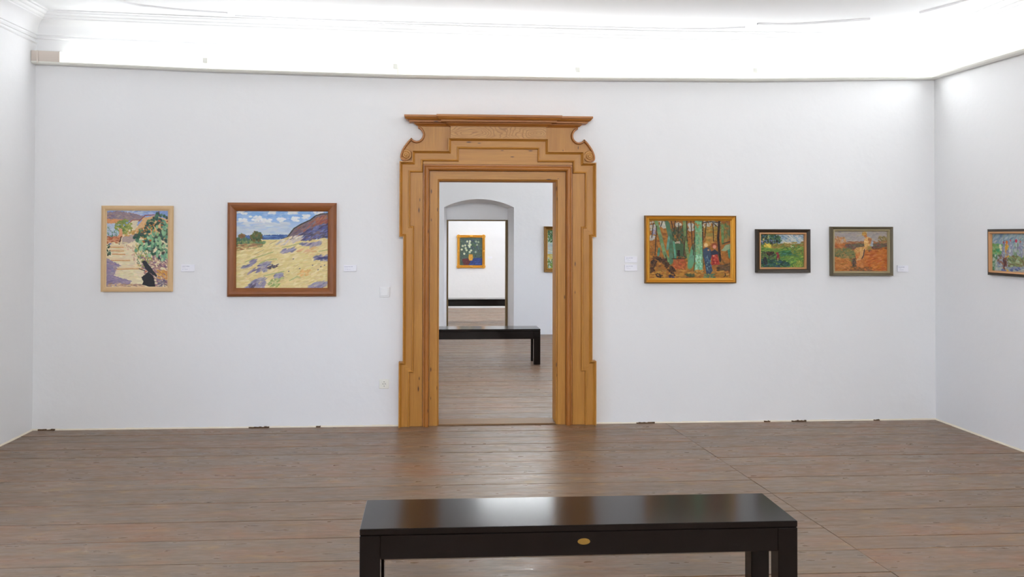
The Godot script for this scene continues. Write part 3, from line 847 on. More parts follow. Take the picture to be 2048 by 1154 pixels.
func bench(label: String, x0: float, x1: float, z0: float, z1: float, h: float, plate := false) -> Node3D:
	var t := base("bench", label, "bench", Vector3((x0 + x1) / 2, 0.002, (z0 + z1) / 2))
	var w := (x1 - x0) / 2
	var d := (z1 - z0) / 2
	var lw := 0.088
	var m: Material = M.espresso
	var st := begin()
	box(st, Vector3(-w, h - 0.028, -d), Vector3(w, h, d), 0.003, Vector2(rng.randf(), rng.randf()))
	commit(st, "seat", M.espresso, t)
	for sx in [-1.0, 1.0]:
		for sz in [-1.0, 1.0]:
			st = begin()
			var c := Vector3(sx * (w - lw / 2), 0, sz * (d - lw / 2))
			box(st, c - Vector3(lw / 2, 0, lw / 2), c + Vector3(lw / 2, h - 0.030, lw / 2), 0.003, Vector2(rng.randf(), rng.randf()))
			commit(st, "leg", m, t)
	for sz in [-1.0, 1.0]:
		st = begin()
		var z: float = sz * (d - 0.016)
		box(st, Vector3(-w + lw + 0.0005, h - 0.132, z - 0.0145), Vector3(w - lw - 0.0005, h - 0.030, z + 0.0145), 0.002, Vector2(rng.randf(), rng.randf()))
		commit(st, "apron", m, t)
	for sx in [-1.0, 1.0]:
		st = begin()
		var x: float = sx * (w - 0.016)
		box(st, Vector3(x - 0.0145, h - 0.132, -d + lw + 0.0005), Vector3(x + 0.0145, h - 0.030, d - lw - 0.0005), 0.002)
		commit(st, "apron", m, t)
	if plate:
		st = begin()
		lathe(st, Vector3.ZERO, [Vector2(0.0275, 0), Vector2(0.0275, 0.0015), Vector2(0.0262, 0.0026), Vector2(0, 0.0026)], 40)
		var o := commit(st, "nameplate", M.brass, t)
		o.scale = Vector3(1, 0.5, 1)
		o.position = Vector3(0.071 - t.position.x, 0.377, d - 0.0015)
		o.set_meta("label", "small oval brass plate")
	return t

# trough lamp along local x from 0 to len, back against the wall (local z = 0), standing height 0
func trough_light(label: String, at: Vector3, turn: float, length: float, rise: float, up: float, front: float, cap := 0.0, group := "trough lights along the walls") -> void:
	var t := base("trough_light", label, "light", at, turn, group)
	var p0 := Vector2(0, 0)
	var p1 := Vector2(length, 0)
	var m0 := Vector2(0, 1)
	var add := func(called: String, prof: Array, m: Material, a: float, b: float) -> void:
		var st := begin()
		segment(st, Vector2(a, 0), Vector2(b, 0), m0, m0, prof, true, 1.0, true, Vector2.ZERO, true, rise * a / length, rise * b / length)
		commit(st, called, m, t)
	add.call("back_plate", [Vector2(0.001, 0.012), Vector2(0.006, 0.012), Vector2(0.006, 0.085), Vector2(0.001, 0.085)], M.lamp_metal, 0.0, length)
	# rounded opaque lip, standing in for the dimmer bottom of the glowing diffuser
	add.call("diffuser_dim_lip", [Vector2(0.001, 0.010), Vector2(0.02, 0.003), Vector2(0.06, 0.0), Vector2(0.084, 0.003), Vector2(0.096, 0.010), Vector2(0.1, 0.020), Vector2(0.094, 0.020), Vector2(0.088, 0.014), Vector2(0.07, 0.012), Vector2(0.006, 0.012)], M.lamp_metal, 0.0, length)
	if cap > 0:
		add.call("end_cap", [Vector2(0.002, 0.013), Vector2(0.09, 0.013), Vector2(0.103, 0.03), Vector2(0.103, 0.11), Vector2(0.09, 0.113), Vector2(0.002, 0.113)], M.lamp_cap, 0.002, cap)
		add.call("cap_rim", [Vector2(0.1035, 0.004), Vector2(0.107, 0.004), Vector2(0.107, 0.112), Vector2(0.1035, 0.112)], M.lamp_cap, 0.05, 0.062)
	add.call("diffuser", [Vector2(0.092, 0.0205), Vector2(0.1, 0.0205), Vector2(0.1, 0.108), Vector2(0.092, 0.108)], M.lamp_diffuser, maxf(cap + 0.001, 0.004), length - 0.004)
	for e in [maxf(cap, 0.0) + 0.004, length - 0.034]:
		add.call("tube_holder", [Vector2(0.03, 0.013), Vector2(0.066, 0.013), Vector2(0.066, 0.092), Vector2(0.03, 0.092)], M.lamp_cap, e, e + 0.03)
	add.call("joint_clip", [Vector2(0.1005, 0.066), Vector2(0.107, 0.066), Vector2(0.107, 0.112), Vector2(0.092, 0.112), Vector2(0.092, 0.109), Vector2(0.1005, 0.109)], M.lamp_metal, length - 0.046, length - 0.004)
	var st2 := begin()
	var ring := []
	for k in 13:
		ring.append(Vector2(0.048 + 0.013 * cos(TAU * k / 12), 0.055 + 0.013 * sin(TAU * k / 12)))
	segment(st2, Vector2(maxf(cap, 0.0) + 0.034, 0), Vector2(length - 0.034, 0), m0, m0, ring, true, 1.0, true, Vector2.ZERO, false, 0.0, rise)
	commit(st2, "tube", M.lamp_tube, t)
	var lit := length - cap
	for k in 2:                                      # the light that leaves the open top and the diffuser
		var a := AreaLight3D.new()
		a.name = "light_above" if k == 0 else "light_front"
		a.area_size = Vector2(lit - 0.08, 0.07 if k == 0 else 0.066)
		a.area_normalize_energy = true
		a.light_color = Color(0.975, 0.99, 1.0)
		a.light_energy = (up if k == 0 else front) * lit / 1.6
		a.shadow_enabled = true
		a.area_range = 30.0
		t.add_child(a)
		a.position = Vector3(cap + lit / 2, (0.112 if k == 0 else 0.072) + rise * 0.5, 0.048 if k == 0 else 0.102)
		a.rotation.x = PI / 2 if k == 0 else 0.0
		if k == 1: a.rotation.y = PI

# ------------------------------------------------------------------ the doorcase
func doorcase() -> void:
	var t := Node3D.new()
	t.name = "door_1"
	add_child(t)
	t.set_meta("kind", "structure")
	t.set_meta("label", "tall carved pine doorcase with stepped mouldings, scrolls and a cornice")
	t.set_meta("category", "doorcase")
	var st: SurfaceTool
	# lining of the opening, with a bead on its edge
	var open_path := [Vector2(-.53, 0.001), Vector2(-.53, 2.203), Vector2(.53, 2.203), Vector2(.53, 0.001)]
	moulding(t, "lining", open_path, [Vector2(0.0005, -WT), Vector2(0.0005, .002), Vector2(.004, .009), Vector2(.010, .012), Vector2(.013, .008), Vector2(.014, .019), Vector2(.0855, .019), Vector2(.0855, .0005), Vector2(.03, .0005), Vector2(.03, -WT)], M.pine, 1.0)
	# roll moulding
	moulding(t, "roll_moulding", open_path, [Vector2(.0885, .0005), Vector2(.0885, .048), Vector2(.094, .062), Vector2(.102, .070), Vector2(.111, .072), Vector2(.120, .069), Vector2(.127, .061), Vector2(.131, .050), Vector2(.133, .044), Vector2(.144, .044), Vector2(.1455, .0345), Vector2(.1455, .0005)], M.pine_red, 1.0)
	# flat fields between roll and stepped architrave
	for s in [-1.0, 1.0]:
		st = begin()
		var xs := [s * .678, s * .83]
		box(st, Vector3(minf(xs[0], xs[1]), 0.001, .0005), Vector3(maxf(xs[0], xs[1]), 2.36, .032), 0.001, Vector2(rng.randf(), rng.randf()))
		commit(st, "side_panel", M.pine, t)
	st = begin()
	board(st, [Vector2(-.676, 2.3505), Vector2(.676, 2.3505), Vector2(.676, 2.42), Vector2(.42, 2.42), Vector2(.42, 2.54), Vector2(-.42, 2.54), Vector2(-.42, 2.42), Vector2(-.676, 2.42)], .0005, .032, Vector2(.4, .2))
	commit(st, "head_panel", M.pine, t)
	# stepped architrave with mitred corners
	var half := [Vector2(-.887, 0.001), Vector2(-.887, .58), Vector2(-.852, .58), Vector2(-.852, 1.697), Vector2(-.886, 1.697), Vector2(-.886, 2.371), Vector2(-.776, 2.371), Vector2(-.776, 2.472), Vector2(-.453, 2.472), Vector2(-.453, 2.586)]
	var path := half.duplicate()
	for i in range(half.size() - 1, -1, -1):
		path.append(Vector2(-half[i].x, half[i].y))
	moulding(t, "architrave", path, [Vector2(0, .0005), Vector2(0, .088), Vector2(.008, .088), Vector2(.010, .076), Vector2(.015, .062), Vector2(.024, .053), Vector2(.026, .048), Vector2(.078, .047), Vector2(.080, .054), Vector2(.086, .057), Vector2(.092, .054), Vector2(.095, .046), Vector2(.097, .0325), Vector2(.097, .0005)], M.pine, -1.0)
	# pediment shoulders with scrolled edge
	var ctrl := [Vector2(-.723, 2.689), Vector2(-.723, 2.674), Vector2(-.702, 2.661), Vector2(-.686, 2.639), Vector2(-.680, 2.613), Vector2(-.689, 2.583), Vector2(-.711, 2.562), Vector2(-.737, 2.556), Vector2(-.763, 2.565), Vector2(-.781, 2.584)]
	var ctrl2 := [Vector2(-.781, 2.584), Vector2(-.808, 2.559), Vector2(-.838, 2.521), Vector2(-.863, 2.480), Vector2(-.878, 2.439), Vector2(-.881, 2.409), Vector2(-.873, 2.390), Vector2(-.853, 2.378), Vector2(-.828, 2.3745)]
	var edge := smooth(ctrl, 3)
	var edge2 := smooth(ctrl2, 3)
	for s in [-1.0, 1.0]:
		var outline := []
		for q in edge: outline.append(Vector2(-s * q.x, q.y))
		for i in range(1, edge2.size()): outline.append(Vector2(-s * edge2[i].x, edge2[i].y))
		for q in [Vector2(-.777, 2.3735), Vector2(-.777, 2.4735), Vector2(-.454, 2.4735), Vector2(-.454, 2.5875), Vector2(-.4325, 2.5875), Vector2(-.4325, 2.689)]:
			outline.append(Vector2(-s * q.x, q.y))
		st = begin()
		board(st, outline, .0005, .030, Vector2(rng.randf(), rng.randf()), true)
		var shoulder := commit(st, "shoulder", M.pine, t)
		var prof := [Vector2(0, .031), Vector2(0, .056), Vector2(.003, .060), Vector2(.013, .060), Vector2(.017, .054), Vector2(.019, .031)]
		for e in [edge, edge2]:
			var q := []
			for v in e: q.append(Vector2(-s * v.x, v.y))
			st = begin()
			curved(st, q, prof, -s)
			commit(st, "scroll_rim", M.pine_red, shoulder)
		st = begin()
		var vc := Vector3(s * .829, 2.430, 0)
		lathe(st, vc, [Vector2(.049, .031), Vector2(.049, .050), Vector2(.046, .053), Vector2(.034, .053), Vector2(.030, .049), Vector2(.028, .049), Vector2(.027, .060), Vector2(.024, .062), Vector2(.015, .062), Vector2(.013, .058), Vector2(.012, .067), Vector2(.009, .069), Vector2(0, .069)], 32)
		commit(st, "volute", M.pine, shoulder)
	st = begin()
	var pz := .072
	box(st, Vector3(-.432, 2.5875, .0005), Vector3(.432, 2.689, .070), 0.0)
	quadn(st, [Vector3(-.431, 2.588, pz), Vector3(.431, 2.588, pz), Vector3(.431, 2.689, pz), Vector3(-.431, 2.689, pz)], [Vector3.BACK, Vector3.BACK, Vector3.BACK, Vector3.BACK], [Vector2(0, .107), Vector2(.864, .107), Vector2(.864, 0), Vector2(0, 0)])
	commit(st, "plinth_panel", M.pine_flame, t)
	# cornice, breaking forward over the plinth panel
	var cp := [Vector2(-.723, .001), Vector2(-.723, .032), Vector2(-.438, .032), Vector2(-.438, .078), Vector2(.438, .078), Vector2(.438, .032), Vector2(.723, .032), Vector2(.723, .001)]
	moulding(t, "bed_mould", cp, [Vector2(-.03, 2.690), Vector2(.003, 2.690), Vector2(.006, 2.697), Vector2(.018, 2.699), Vector2(.024, 2.706), Vector2(.034, 2.711), Vector2(.036, 2.7205), Vector2(-.03, 2.7205)], M.pine_red, 1.0, false, true, true)
	moulding(t, "cornice", cp, [Vector2(-.03, 2.721), Vector2(.078, 2.721), Vector2(.080, 2.737), Vector2(.088, 2.738), Vector2(.101, 2.742), Vector2(.109, 2.750), Vector2(.112, 2.760), Vector2(.121, 2.762), Vector2(.121, 2.780), Vector2(-.03, 2.783)], M.pine_red, 1.0, false, true, true)
	st = begin()
	box(st, Vector3(-.529, 0.0005, -WT), Vector3(.529, .014, .012), .003)
	commit(st, "threshold", M.threshold, t)

func smooth(p: Array, n: int) -> Array:
	var out := []
	for i in p.size() - 1:
		var a: Vector2 = p[maxi(i - 1, 0)]
		var d: Vector2 = p[mini(i + 2, p.size() - 1)]
		for k in n:
			out.append(p[i].cubic_interpolate(p[i + 1], a, d, float(k) / n))
	out.append(p[p.size() - 1])
	return out

# ------------------------------------------------------------------ shell
func ceiling_edge(x: float) -> float:        # the old ceiling dips a little towards the middle
	var t := [Vector2(-4.2, 3.655), Vector2(-2.563, 3.615), Vector2(-1.326, 3.59), Vector2(0, 3.57), Vector2(1.6, 3.56), Vector2(2.4, 3.565), Vector2(4.2, 3.59)]
	for i in t.size() - 1:
		if x <= t[i + 1].x:
			return lerpf(t[i].y, t[i + 1].y, (x - t[i].x) / (t[i + 1].x - t[i].x))
	return 3.59

func ceiling_height(x: float, z: float) -> float:
	return lerpf(ceiling_edge(x), 3.60, smoothstep(0.3, 2.2, z))

func planks(parent: Node, rows: Array, x0: Callable, x1: Callable, y := 0.0, wide := 1.0) -> void:
	for i in rows.size() - 1:
		var g := rng.randf_range(0.003, 0.0066) * wide
		var za: float = rows[i] + g
		var zb: float = rows[i + 1] - g
		var top := y + rng.randf_range(-0.0012, 0.0006)
		var c := 0.0016
		var st := begin()
		var off := Vector2(rng.randf() * 3.2, rng.randf() * 1.2)
		var a0: float = x0.call(za)
		var b0: float = x1.call(za)
		var a1: float = x0.call(zb)
		var b1: float = x1.call(zb)
		quad(st, Vector3(a0, top, za + c), Vector3(b0, top, za + c), Vector3(b1, top, zb - c), Vector3(a1, top, zb - c), Vector3.UP, off)
		for s in [[za, za + c, -1.0, a0, b0], [zb, zb - c, 1.0, a1, b1]]:
			var n := Vector3(0, 1, s[2]).normalized()
			quad(st, Vector3(s[3], top, s[1]), Vector3(s[4], top, s[1]), Vector3(s[4], top - c, s[0]), Vector3(s[3], top - c, s[0]), n, off)
			quad(st, Vector3(s[3], top - c, s[0]), Vector3(s[4], top - c, s[0]), Vector3(s[4], top - .025, s[0]), Vector3(s[3], top - .025, s[0]), Vector3(0, 0, s[2]), off)
		quad(st, Vector3(a0, top, za), Vector3(a1, top, zb), Vector3(a1, top - .025, zb), Vector3(a0, top - .025, za), Vector3.LEFT, off)
		quad(st, Vector3(b0, top, za), Vector3(b1, top, zb), Vector3(b1, top - .025, zb), Vector3(b0, top - .025, za), Vector3.RIGHT, off)
		commit(st, "plank", M["plank%d" % (rng.randi() % 4)], parent)

func floor_slab(called: String, z0: float, z1: float) -> MeshInstance3D:
	var st := begin()
	box(st, Vector3(XL - .4, -.2, z0), Vector3(XR + .4, -.022, z1))
	return structure(st, called, M.gap)

func rows_from(z0: float, z1: float, w := 0.29) -> Array:
	var out := [z0]
	var z := z0
	while z < z1 - w * 1.4:
		z += w * rng.randf_range(0.8, 1.2)
		out.append(z)
	out.append(z1)
	return out

func side_wall(called: String, inner: float, outward: float, z0: float, z1: float, hole: Array, h := 4.0) -> void:
	# hole: [za, zb, ya, yb] or empty
	var st := begin()
	var xa := minf(inner, inner + outward * .38)
	var xb := maxf(inner, inner + outward * .38)
	if hole.is_empty():
		box(st, Vector3(xa, -.1, z0), Vector3(xb, h, z1))
	else:
		box(st, Vector3(xa, -.1, z0), Vector3(xb, h, hole[0]))
		box(st, Vector3(xa, -.1, hole[1]), Vector3(xb, h, z1))
		box(st, Vector3(xa, -.1, hole[0]), Vector3(xb, hole[2], hole[1]))
		box(st, Vector3(xa, hole[3], hole[0]), Vector3(xb, h, hole[1]))
	structure(st, called, M.plaster)

func window(called: String, x: float, hole: Array) -> void:
	var t := Node3D.new()
	t.name = called
	add_child(t)
	t.set_meta("kind", "structure")
	var st := begin()
	var d := .035
	box(st, Vector3(x - d, hole[2], hole[0]), Vector3(x + d, hole[2] + .07, hole[1]), .004)
	box(st, Vector3(x - d, hole[3] - .07, hole[0]), Vector3(x + d, hole[3], hole[1]), .004)
	box(st, Vector3(x - d, hole[2], hole[0]), Vector3(x + d, hole[3], hole[0] + .07), .004)
	box(st, Vector3(x - d, hole[2], hole[1] - .07), Vector3(x + d, hole[3], hole[1]), .004)
	commit(st, "window_frame", M.window_paint, t)
	var mid: float = (hole[0] + hole[1]) / 2
	st = begin()
	box(st, Vector3(x - .03, hole[2] + .07, mid - .04), Vector3(x + .03, hole[3] - .07, mid + .04), .004)
	commit(st, "mullion", M.window_paint, t)
	for s in [[hole[0] + .07, mid - .04], [mid + .04, hole[1] - .07]]:
		st = begin()
		quad(st, Vector3(x, hole[2] + .07, s[0]), Vector3(x, hole[2] + .07, s[1]), Vector3(x, hole[3] - .07, s[1]), Vector3(x, hole[3] - .07, s[0]), Vector3.RIGHT)
		commit(st, "pane", M.window_glass, t)

func _ready() -> void:
	rng.seed = 20240
	cn.seed = 5
	cn.frequency = 0.03
	# ---- camera (a shifted lens: focal length 1761 px on a 2048 x 1154 frame, optical axis at 980, 443.7)
	var cam := Camera3D.new()
	cam.name = "camera"
	add_child(cam)
	cam.position = Vector3(-.5951, 1.7168, 7.9611)
	cam.rotation = Vector3(.01462, -.06572, .00225)
	cam.near = 0.1
	cam.far = 100.0
	cam.projection = Camera3D.PROJECTION_FRUSTUM
	cam.size = cam.near * 1154.0 / 1761.4
	cam.frustum_offset = cam.near * Vector2(1024.0 - 979.94, -(577.0 - 443.75)) / 1761.4
	cam.current = true
	# ---- sky, exposure
	var env := Environment.new()
	var sky := Sky.new()
	var sm := ProceduralSkyMaterial.new()
	sm.sky_top_color = Color(0.66, 0.76, 0.92)
	sm.sky_horizon_color = Color(0.86, 0.90, 0.95)
	sm.ground_horizon_color = Color(0.55, 0.56, 0.54)
	sm.ground_bottom_color = Color(0.35, 0.36, 0.34)
	sky.sky_material = sm
	env.background_mode = Environment.BG_SKY
	env.sky = sky
	env.background_energy_multiplier = SKY
	env.tonemap_mode = Environment.TONE_MAPPER_LINEAR
	env.tonemap_exposure = EXPOSURE
	env.sdfgi_enabled = true
	env.ssao_enabled = true
	env.ssil_enabled = true
	var we := WorldEnvironment.new()
	we.name = "world"
	we.environment = env
	add_child(we)
	materials()
	wood("threshold", Color(0.60, 0.46, 0.31), Color(0.42, 0.32, 0.23), Vector2(1.2, 0.3), 0.5, 0.5, 0, 61, 1.0)
	shell()
	lamps()
	doorcase()
	pictures()
	small_things()
	benches()

const SKY := 12.0
const EXPOSURE := 1.21
const UP := 0.14
const FRONT := 0.9
const UP2 := 0.8
const FRONT2 := 2.1
const UP3 := 1.5
const FRONT3 := 1.9

func shell() -> void:
	var st: SurfaceTool
	var hole1 := [2.7, 4.2, 0.85, 2.85]
	var hole2 := [-5.0, -3.4, 0.85, 2.85]
	# ---- main room
	st = begin()
	box(st, Vector3(XL, -.1, -WT), Vector3(-.56, 3.75, 0))
	box(st, Vector3(.56, -.1, -WT), Vector3(XR, 3.75, 0))
	box(st, Vector3(-.56, 2.233, -WT), Vector3(.56, 3.75, 0))
	structure(st, "wall_back", M.plaster)
	side_wall("wall_left", XL, -1, -WT, ZB, hole1)
	side_wall("wall_right", XR, 1, -WT, ZB, [])
	st = begin()
	box(st, Vector3(XL, -.1, ZB), Vector3(XR, 4, ZB + .3))
	structure(st, "wall_front", M.plaster)
	window("window_1", XL - .3, hole1)
	# ceiling: a gently uneven plaster sheet with thickness
	st = begin()
	var nx := 24
	var nz := 20
	for i in nx:
		for j in nz:
			var q := []
			var up := []
			for k in [[0, 0], [1, 0], [1, 1], [0, 1]]:
				var x: float = lerpf(XL - .02, XR + .02, float(i + k[0]) / nx)
				var z: float = -.01 + (ZB + .02) * pow(float(j + k[1]) / nz, 1.8)
				q.append(Vector3(x, ceiling_height(x, z), z))
				up.append(Vector3(x, 3.95, z))
			var n: Vector3 = (q[1] - q[0]).cross(q[3] - q[0]).normalized()
			n = n if n.y < 0 else -n
			quadn(st, q, [n, n, n, n], [Vector2.ZERO, Vector2.RIGHT, Vector2.ONE, Vector2.DOWN])
			quadn(st, up, [Vector3.UP, Vector3.UP, Vector3.UP, Vector3.UP], [Vector2.ZERO, Vector2.RIGHT, Vector2.ONE, Vector2.DOWN])
	structure(st, "ceiling", M.ceiling_plaster)
	# cornice mouldings: bead, cove and two ribs under the ceiling
	var prof := [Vector2(0, -.225), Vector2(.012, -.222), Vector2(.017, -.212), Vector2(.012, -.202), Vector2(.012, -.192), Vector2(.024, -.190), Vector2(.026, -.172), Vector2(.030, -.150), Vector2(.040, -.120), Vector2(.056, -.095), Vector2(.078, -.076), Vector2(.100, -.066), Vector2(.102, -.056), Vector2(.116, -.053), Vector2(.124, -.044), Vector2(.126, -.034), Vector2(.142, -.032), Vector2(.152, -.024), Vector2(.156, -.012), Vector2(.176, -.010), Vector2(.178, .004), Vector2(.0, .004)]
	st = begin()
	var xs := []
	for i in 13: xs.append(lerpf(XL, XR, i / 12.0))
	for i in 12:
		segment(st, Vector2(xs[i], 0), Vector2(xs[i + 1], 0), Vector2(0, 1), Vector2(0, 1), prof, true, 1.0, true, Vector2.ZERO, false, ceiling_edge(xs[i]), ceiling_edge(xs[i + 1]))
	structure(st, "trim_1", M.ceiling_plaster)
	var zs := [0.0, 1.2, 2.4, ZB]
	for s in 2:
		st = begin()
		var x: float = XL if s == 0 else XR
		for i in 3:
			segment(st, Vector2(x, zs[i]), Vector2(x, zs[i + 1]), Vector2(1 if s == 0 else -1, 0), Vector2(1 if s == 0 else -1, 0), prof, true, -1.0 if s == 0 else 1.0, true, Vector2.ZERO, false, ceiling_height(x, zs[i]), ceiling_height(x, zs[i + 1]))
		if s == 0:
			for i in 3:
				segment(st, Vector2(x, zs[i]), Vector2(x, zs[i + 1]), Vector2(1, 0), Vector2(1, 0), [Vector2(0, 3.383), Vector2(.009, 3.386), Vector2(.013, 3.393), Vector2(.009, 3.40), Vector2(0, 3.403)], true, -1.0, true, Vector2.ZERO, false)
		structure(st, "trim_2" if s == 0 else "trim_3", M.ceiling_plaster)
	# thin stucco ribs on the ceiling
	var ribs := [[Vector2(-3.4, 1.0), Vector2(-3.079, .531), Vector2(-2.951, .462), Vector2(-2.726, .388), Vector2(-2.343, .34)], [Vector2(-2.3, .246), Vector2(-1.316, .224), Vector2(0, .262), Vector2(1.651, .264), Vector2(2.163, .359)], [Vector2(2.227, .488), Vector2(2.603, .498), Vector2(3.142, .676)], [Vector2(3.462, .891), Vector2(3.607, 1.215), Vector2(3.7, 1.6)]]
	for i in ribs.size():
		st = begin()
		var r: Array = smooth(ribs[i], 4)
		var mi := mitres(r, false, 1.0)
		for k in r.size() - 1:
			segment(st, r[k], r[k + 1], mi[k], mi[k + 1], [Vector2(-.012, .006), Vector2(-.008, -.012), Vector2(0, -.016), Vector2(.008, -.012), Vector2(.012, .006)], true, 1.0, true, Vector2.ZERO, false, ceiling_height(r[k].x, r[k].y), ceiling_height(r[k + 1].x, r[k + 1].y))
		structure(st, "trim_%d" % (4 + i), M.ceiling_plaster)
	# uneven painted edge where wall and floor meet
	for b in [["baseboard_back", -.89, XL, 1], ["baseboard_back_beyond_doorcase", XR, .89, 1], ["baseboard_left", XL, XL, 0], ["baseboard_right", XR, XR, 2]]:
		st = begin()
		var p := []
		if b[3] == 1:
			var n := 40
			for i in n + 1: p.append(Vector2(lerpf(b[2], b[1], float(i) / n), 0))
		else:
			for i in 31: p.append(Vector2(b[1], 3.0 * i / 30.0))
		for i in p.size() - 1:
			var o := Vector2(0, 1) if b[3] == 1 else Vector2(1 if b[3] == 0 else -1, 0)
			var h0 := .011 + .006 * cn.get_noise_2d(i * 37.0, b[3] * 90.0)
			var side := 1.0 if b[3] == 1 else (-1.0 if b[3] == 0 else 1.0)
			segment(st, p[i], p[i + 1], o, o, [Vector2(0, h0), Vector2(.004, h0 * .9), Vector2(.011, .003), Vector2(.013, -.001)], true, side, false, Vector2.ZERO, false)
		var edge := structure(st, b[0], M.caulk)
		var gaps: Array = {"baseboard_back": [[-4.02, -3.875], [-2.21, -2.03], [-1.62, -1.58]], "baseboard_back_beyond_doorcase": [[1.27, 1.44], [2.46, 2.52], [2.72, 2.86], [3.5, 3.56]]}.get(b[0], [])
		for g in gaps:                               # places where the edge has crumbled away
			st = begin()
			var n2 := 8
			for k in n2:
				var xa: float = lerpf(g[0], g[1], float(k) / n2)
				var xb: float = lerpf(g[0], g[1], (k + 1.0) / n2)
				var top := .006 + .007 * rng.randf()
				box(st, Vector3(xa, -.001, .002), Vector3(xb, top, .0125 + .003 * rng.randf()), .001)
			commit(st, "crumbled_edge", M.grime, edge)
	# ---- main floor: boards along x, two lengths that meet at a joint
	var fl := floor_slab("floor", -WT, ZB)
	var left := [0.001, .24, .491, .729, .993, 1.286, 1.644, 1.89, 2.213, 2.579, 2.904, 3.262]
	var right := [0.001, .28, .559, .939, 1.257, 1.501, 1.825, 2.207, 2.577, 2.866, 3.059, 3.253]
	for z in 20:
		left.append(3.262 + (z + 1) * .3169)
		right.append(3.253 + (z + 1) * .31735)
	var joint := func(z: float) -> float: return 1.535 + .06 * z
	planks(fl, left, func(_z): return XL + .001, func(z): return joint.call(z) - .0025)
	planks(fl, right, func(z): return joint.call(z) + .0025, func(_z): return XR - .001)
	# ---- middle room
	side_wall("wall_middle_room_left", XL, -1, Z2, -WT - .001, [])
	side_wall("wall_middle_room_right", XR, 1, Z2, -WT - .001, hole2)
	window("window_2", XR + .3, hole2)
	arch_wall()
	st = begin()
	box(st, Vector3(XL - .3, 3.6, Z3 - .3), Vector3(XR + .3, 3.9, -WT - .001))
	structure(st, "ceiling_inner_rooms", M.ceiling_plaster)
	var f2 := floor_slab("floor_middle_room", Z2B, -WT - .001)
	planks(f2, rows_from(Z2 + .001, -WT - .004, .27), func(_z): return XL + .001, func(_z): return XR - .001)
	var f3 := floor_slab("floor_end_room", Z3 - .3, Z2B - .001)
	planks(f3, rows_from(Z3 + .001, Z2 - .001, .3), func(_z): return -2.4, func(_z): return 3.2)
	# ---- end room
	side_wall("wall_end_room_left", -2.4, -1, Z3, Z2B - .001, [])
	side_wall("wall_end_room_right", 3.2, 1, Z3, Z2B - .001, [])
	st = begin()
	box(st, Vector3(-2.8, -.1, Z3 - .3), Vector3(3.6, 3.7, Z3))
	structure(st, "wall_end_room_back", M.plaster)
	# plain frame of the far doorway
	var d2 := Node3D.new()
	d2.name = "door_2"
	add_child(d2)
	d2.set_meta("kind", "structure")
	d2.set_meta("label", "narrow weathered wooden frame of the far doorway in the arched niche")
	for a in [[Vector3(-.333, .001, Z2B), Vector3(-.305, 1.982, Z2I + .02)], [Vector3(.712, .001, Z2B), Vector3(.750, 1.982, Z2I + .02)], [Vector3(-.305, 1.960, Z2B), Vector3(.712, 1.982, Z2I + .02)]]:
		st = begin()
		box(st, a[0], a[1], .003, Vector2(rng.randf(), rng.randf()))
		commit(st, "jamb" if a[0].y < 1 else "head", M.weathered, d2)

func arch_wall() -> void:
	var st := begin()
	var ol := -.389
	var o_r := .815
	var il := -.334
	var ir := .751
	box(st, Vector3(XL, -.1, Z2B), Vector3(ol, 3.65, Z2))
	box(st, Vector3(o_r, -.1, Z2B), Vector3(XR, 3.65, Z2))
	# splayed reveals
	for s in [[ol, il, Vector3(1, 0, .11).normalized()], [o_r, ir, Vector3(-1, 0, .128).normalized()]]:
		quad(st, Vector3(s[0], 0, Z2), Vector3(s[1], 0, Z2I), Vector3(s[1], 2.19, Z2I), Vector3(s[0], 2.19, Z2), s[2])
		quad(st, Vector3(s[1], 0, Z2I), Vector3(s[1], 0, Z2B), Vector3(s[1], 2.19, Z2B), Vector3(s[1], 2.19, Z2I), Vector3(signf(s[2].x), 0, 0))
	# arch
	var n := 24
	var yo := func(t: float) -> float: return 2.188 + .142 * (1.0 - pow(2.0 * t - 1.0, 2) * (0.96 + .04 * pow(2.0 * t - 1.0, 2)))
	var yi := func(t: float) -> float: return 2.186 + .095 * (1.0 - pow(2.0 * t - 1.0, 2))
	for i in n:
		var t0 := float(i) / n
		var t1 := float(i + 1) / n
		var a := Vector3(lerpf(ol, o_r, t0), yo.call(t0), Z2)
		var b := Vector3(lerpf(ol, o_r, t1), yo.call(t1), Z2)
		var c := Vector3(lerpf(il, ir, t1), yi.call(t1), Z2I)
		var d := Vector3(lerpf(il, ir, t0), yi.call(t0), Z2I)
		quad(st, a, b, Vector3(b.x, 3.65, Z2), Vector3(a.x, 3.65, Z2), Vector3.BACK)
		var nn := (b - a).cross(d - a).normalized()
		quad(st, a, b, c, d, nn if nn.y < 0 else -nn)
		# tympanum above the door, and the far face
		quad(st, Vector3(d.x, 1.982, Z2I), Vector3(c.x, 1.982, Z2I), c, d, Vector3.BACK)
		quad(st, Vector3(d.x, 1.982, Z2B), Vector3(c.x, 1.982, Z2B), Vector3(c.x, 3.65, Z2B), Vector3(d.x, 3.65, Z2B), Vector3.FORWARD)
		quad(st, Vector3(d.x, 1.982, Z2I), Vector3(c.x, 1.982, Z2I), Vector3(c.x, 1.982, Z2B), Vector3(d.x, 1.982, Z2B), Vector3.DOWN)
	structure(st, "wall_middle_room_back", M.plaster)

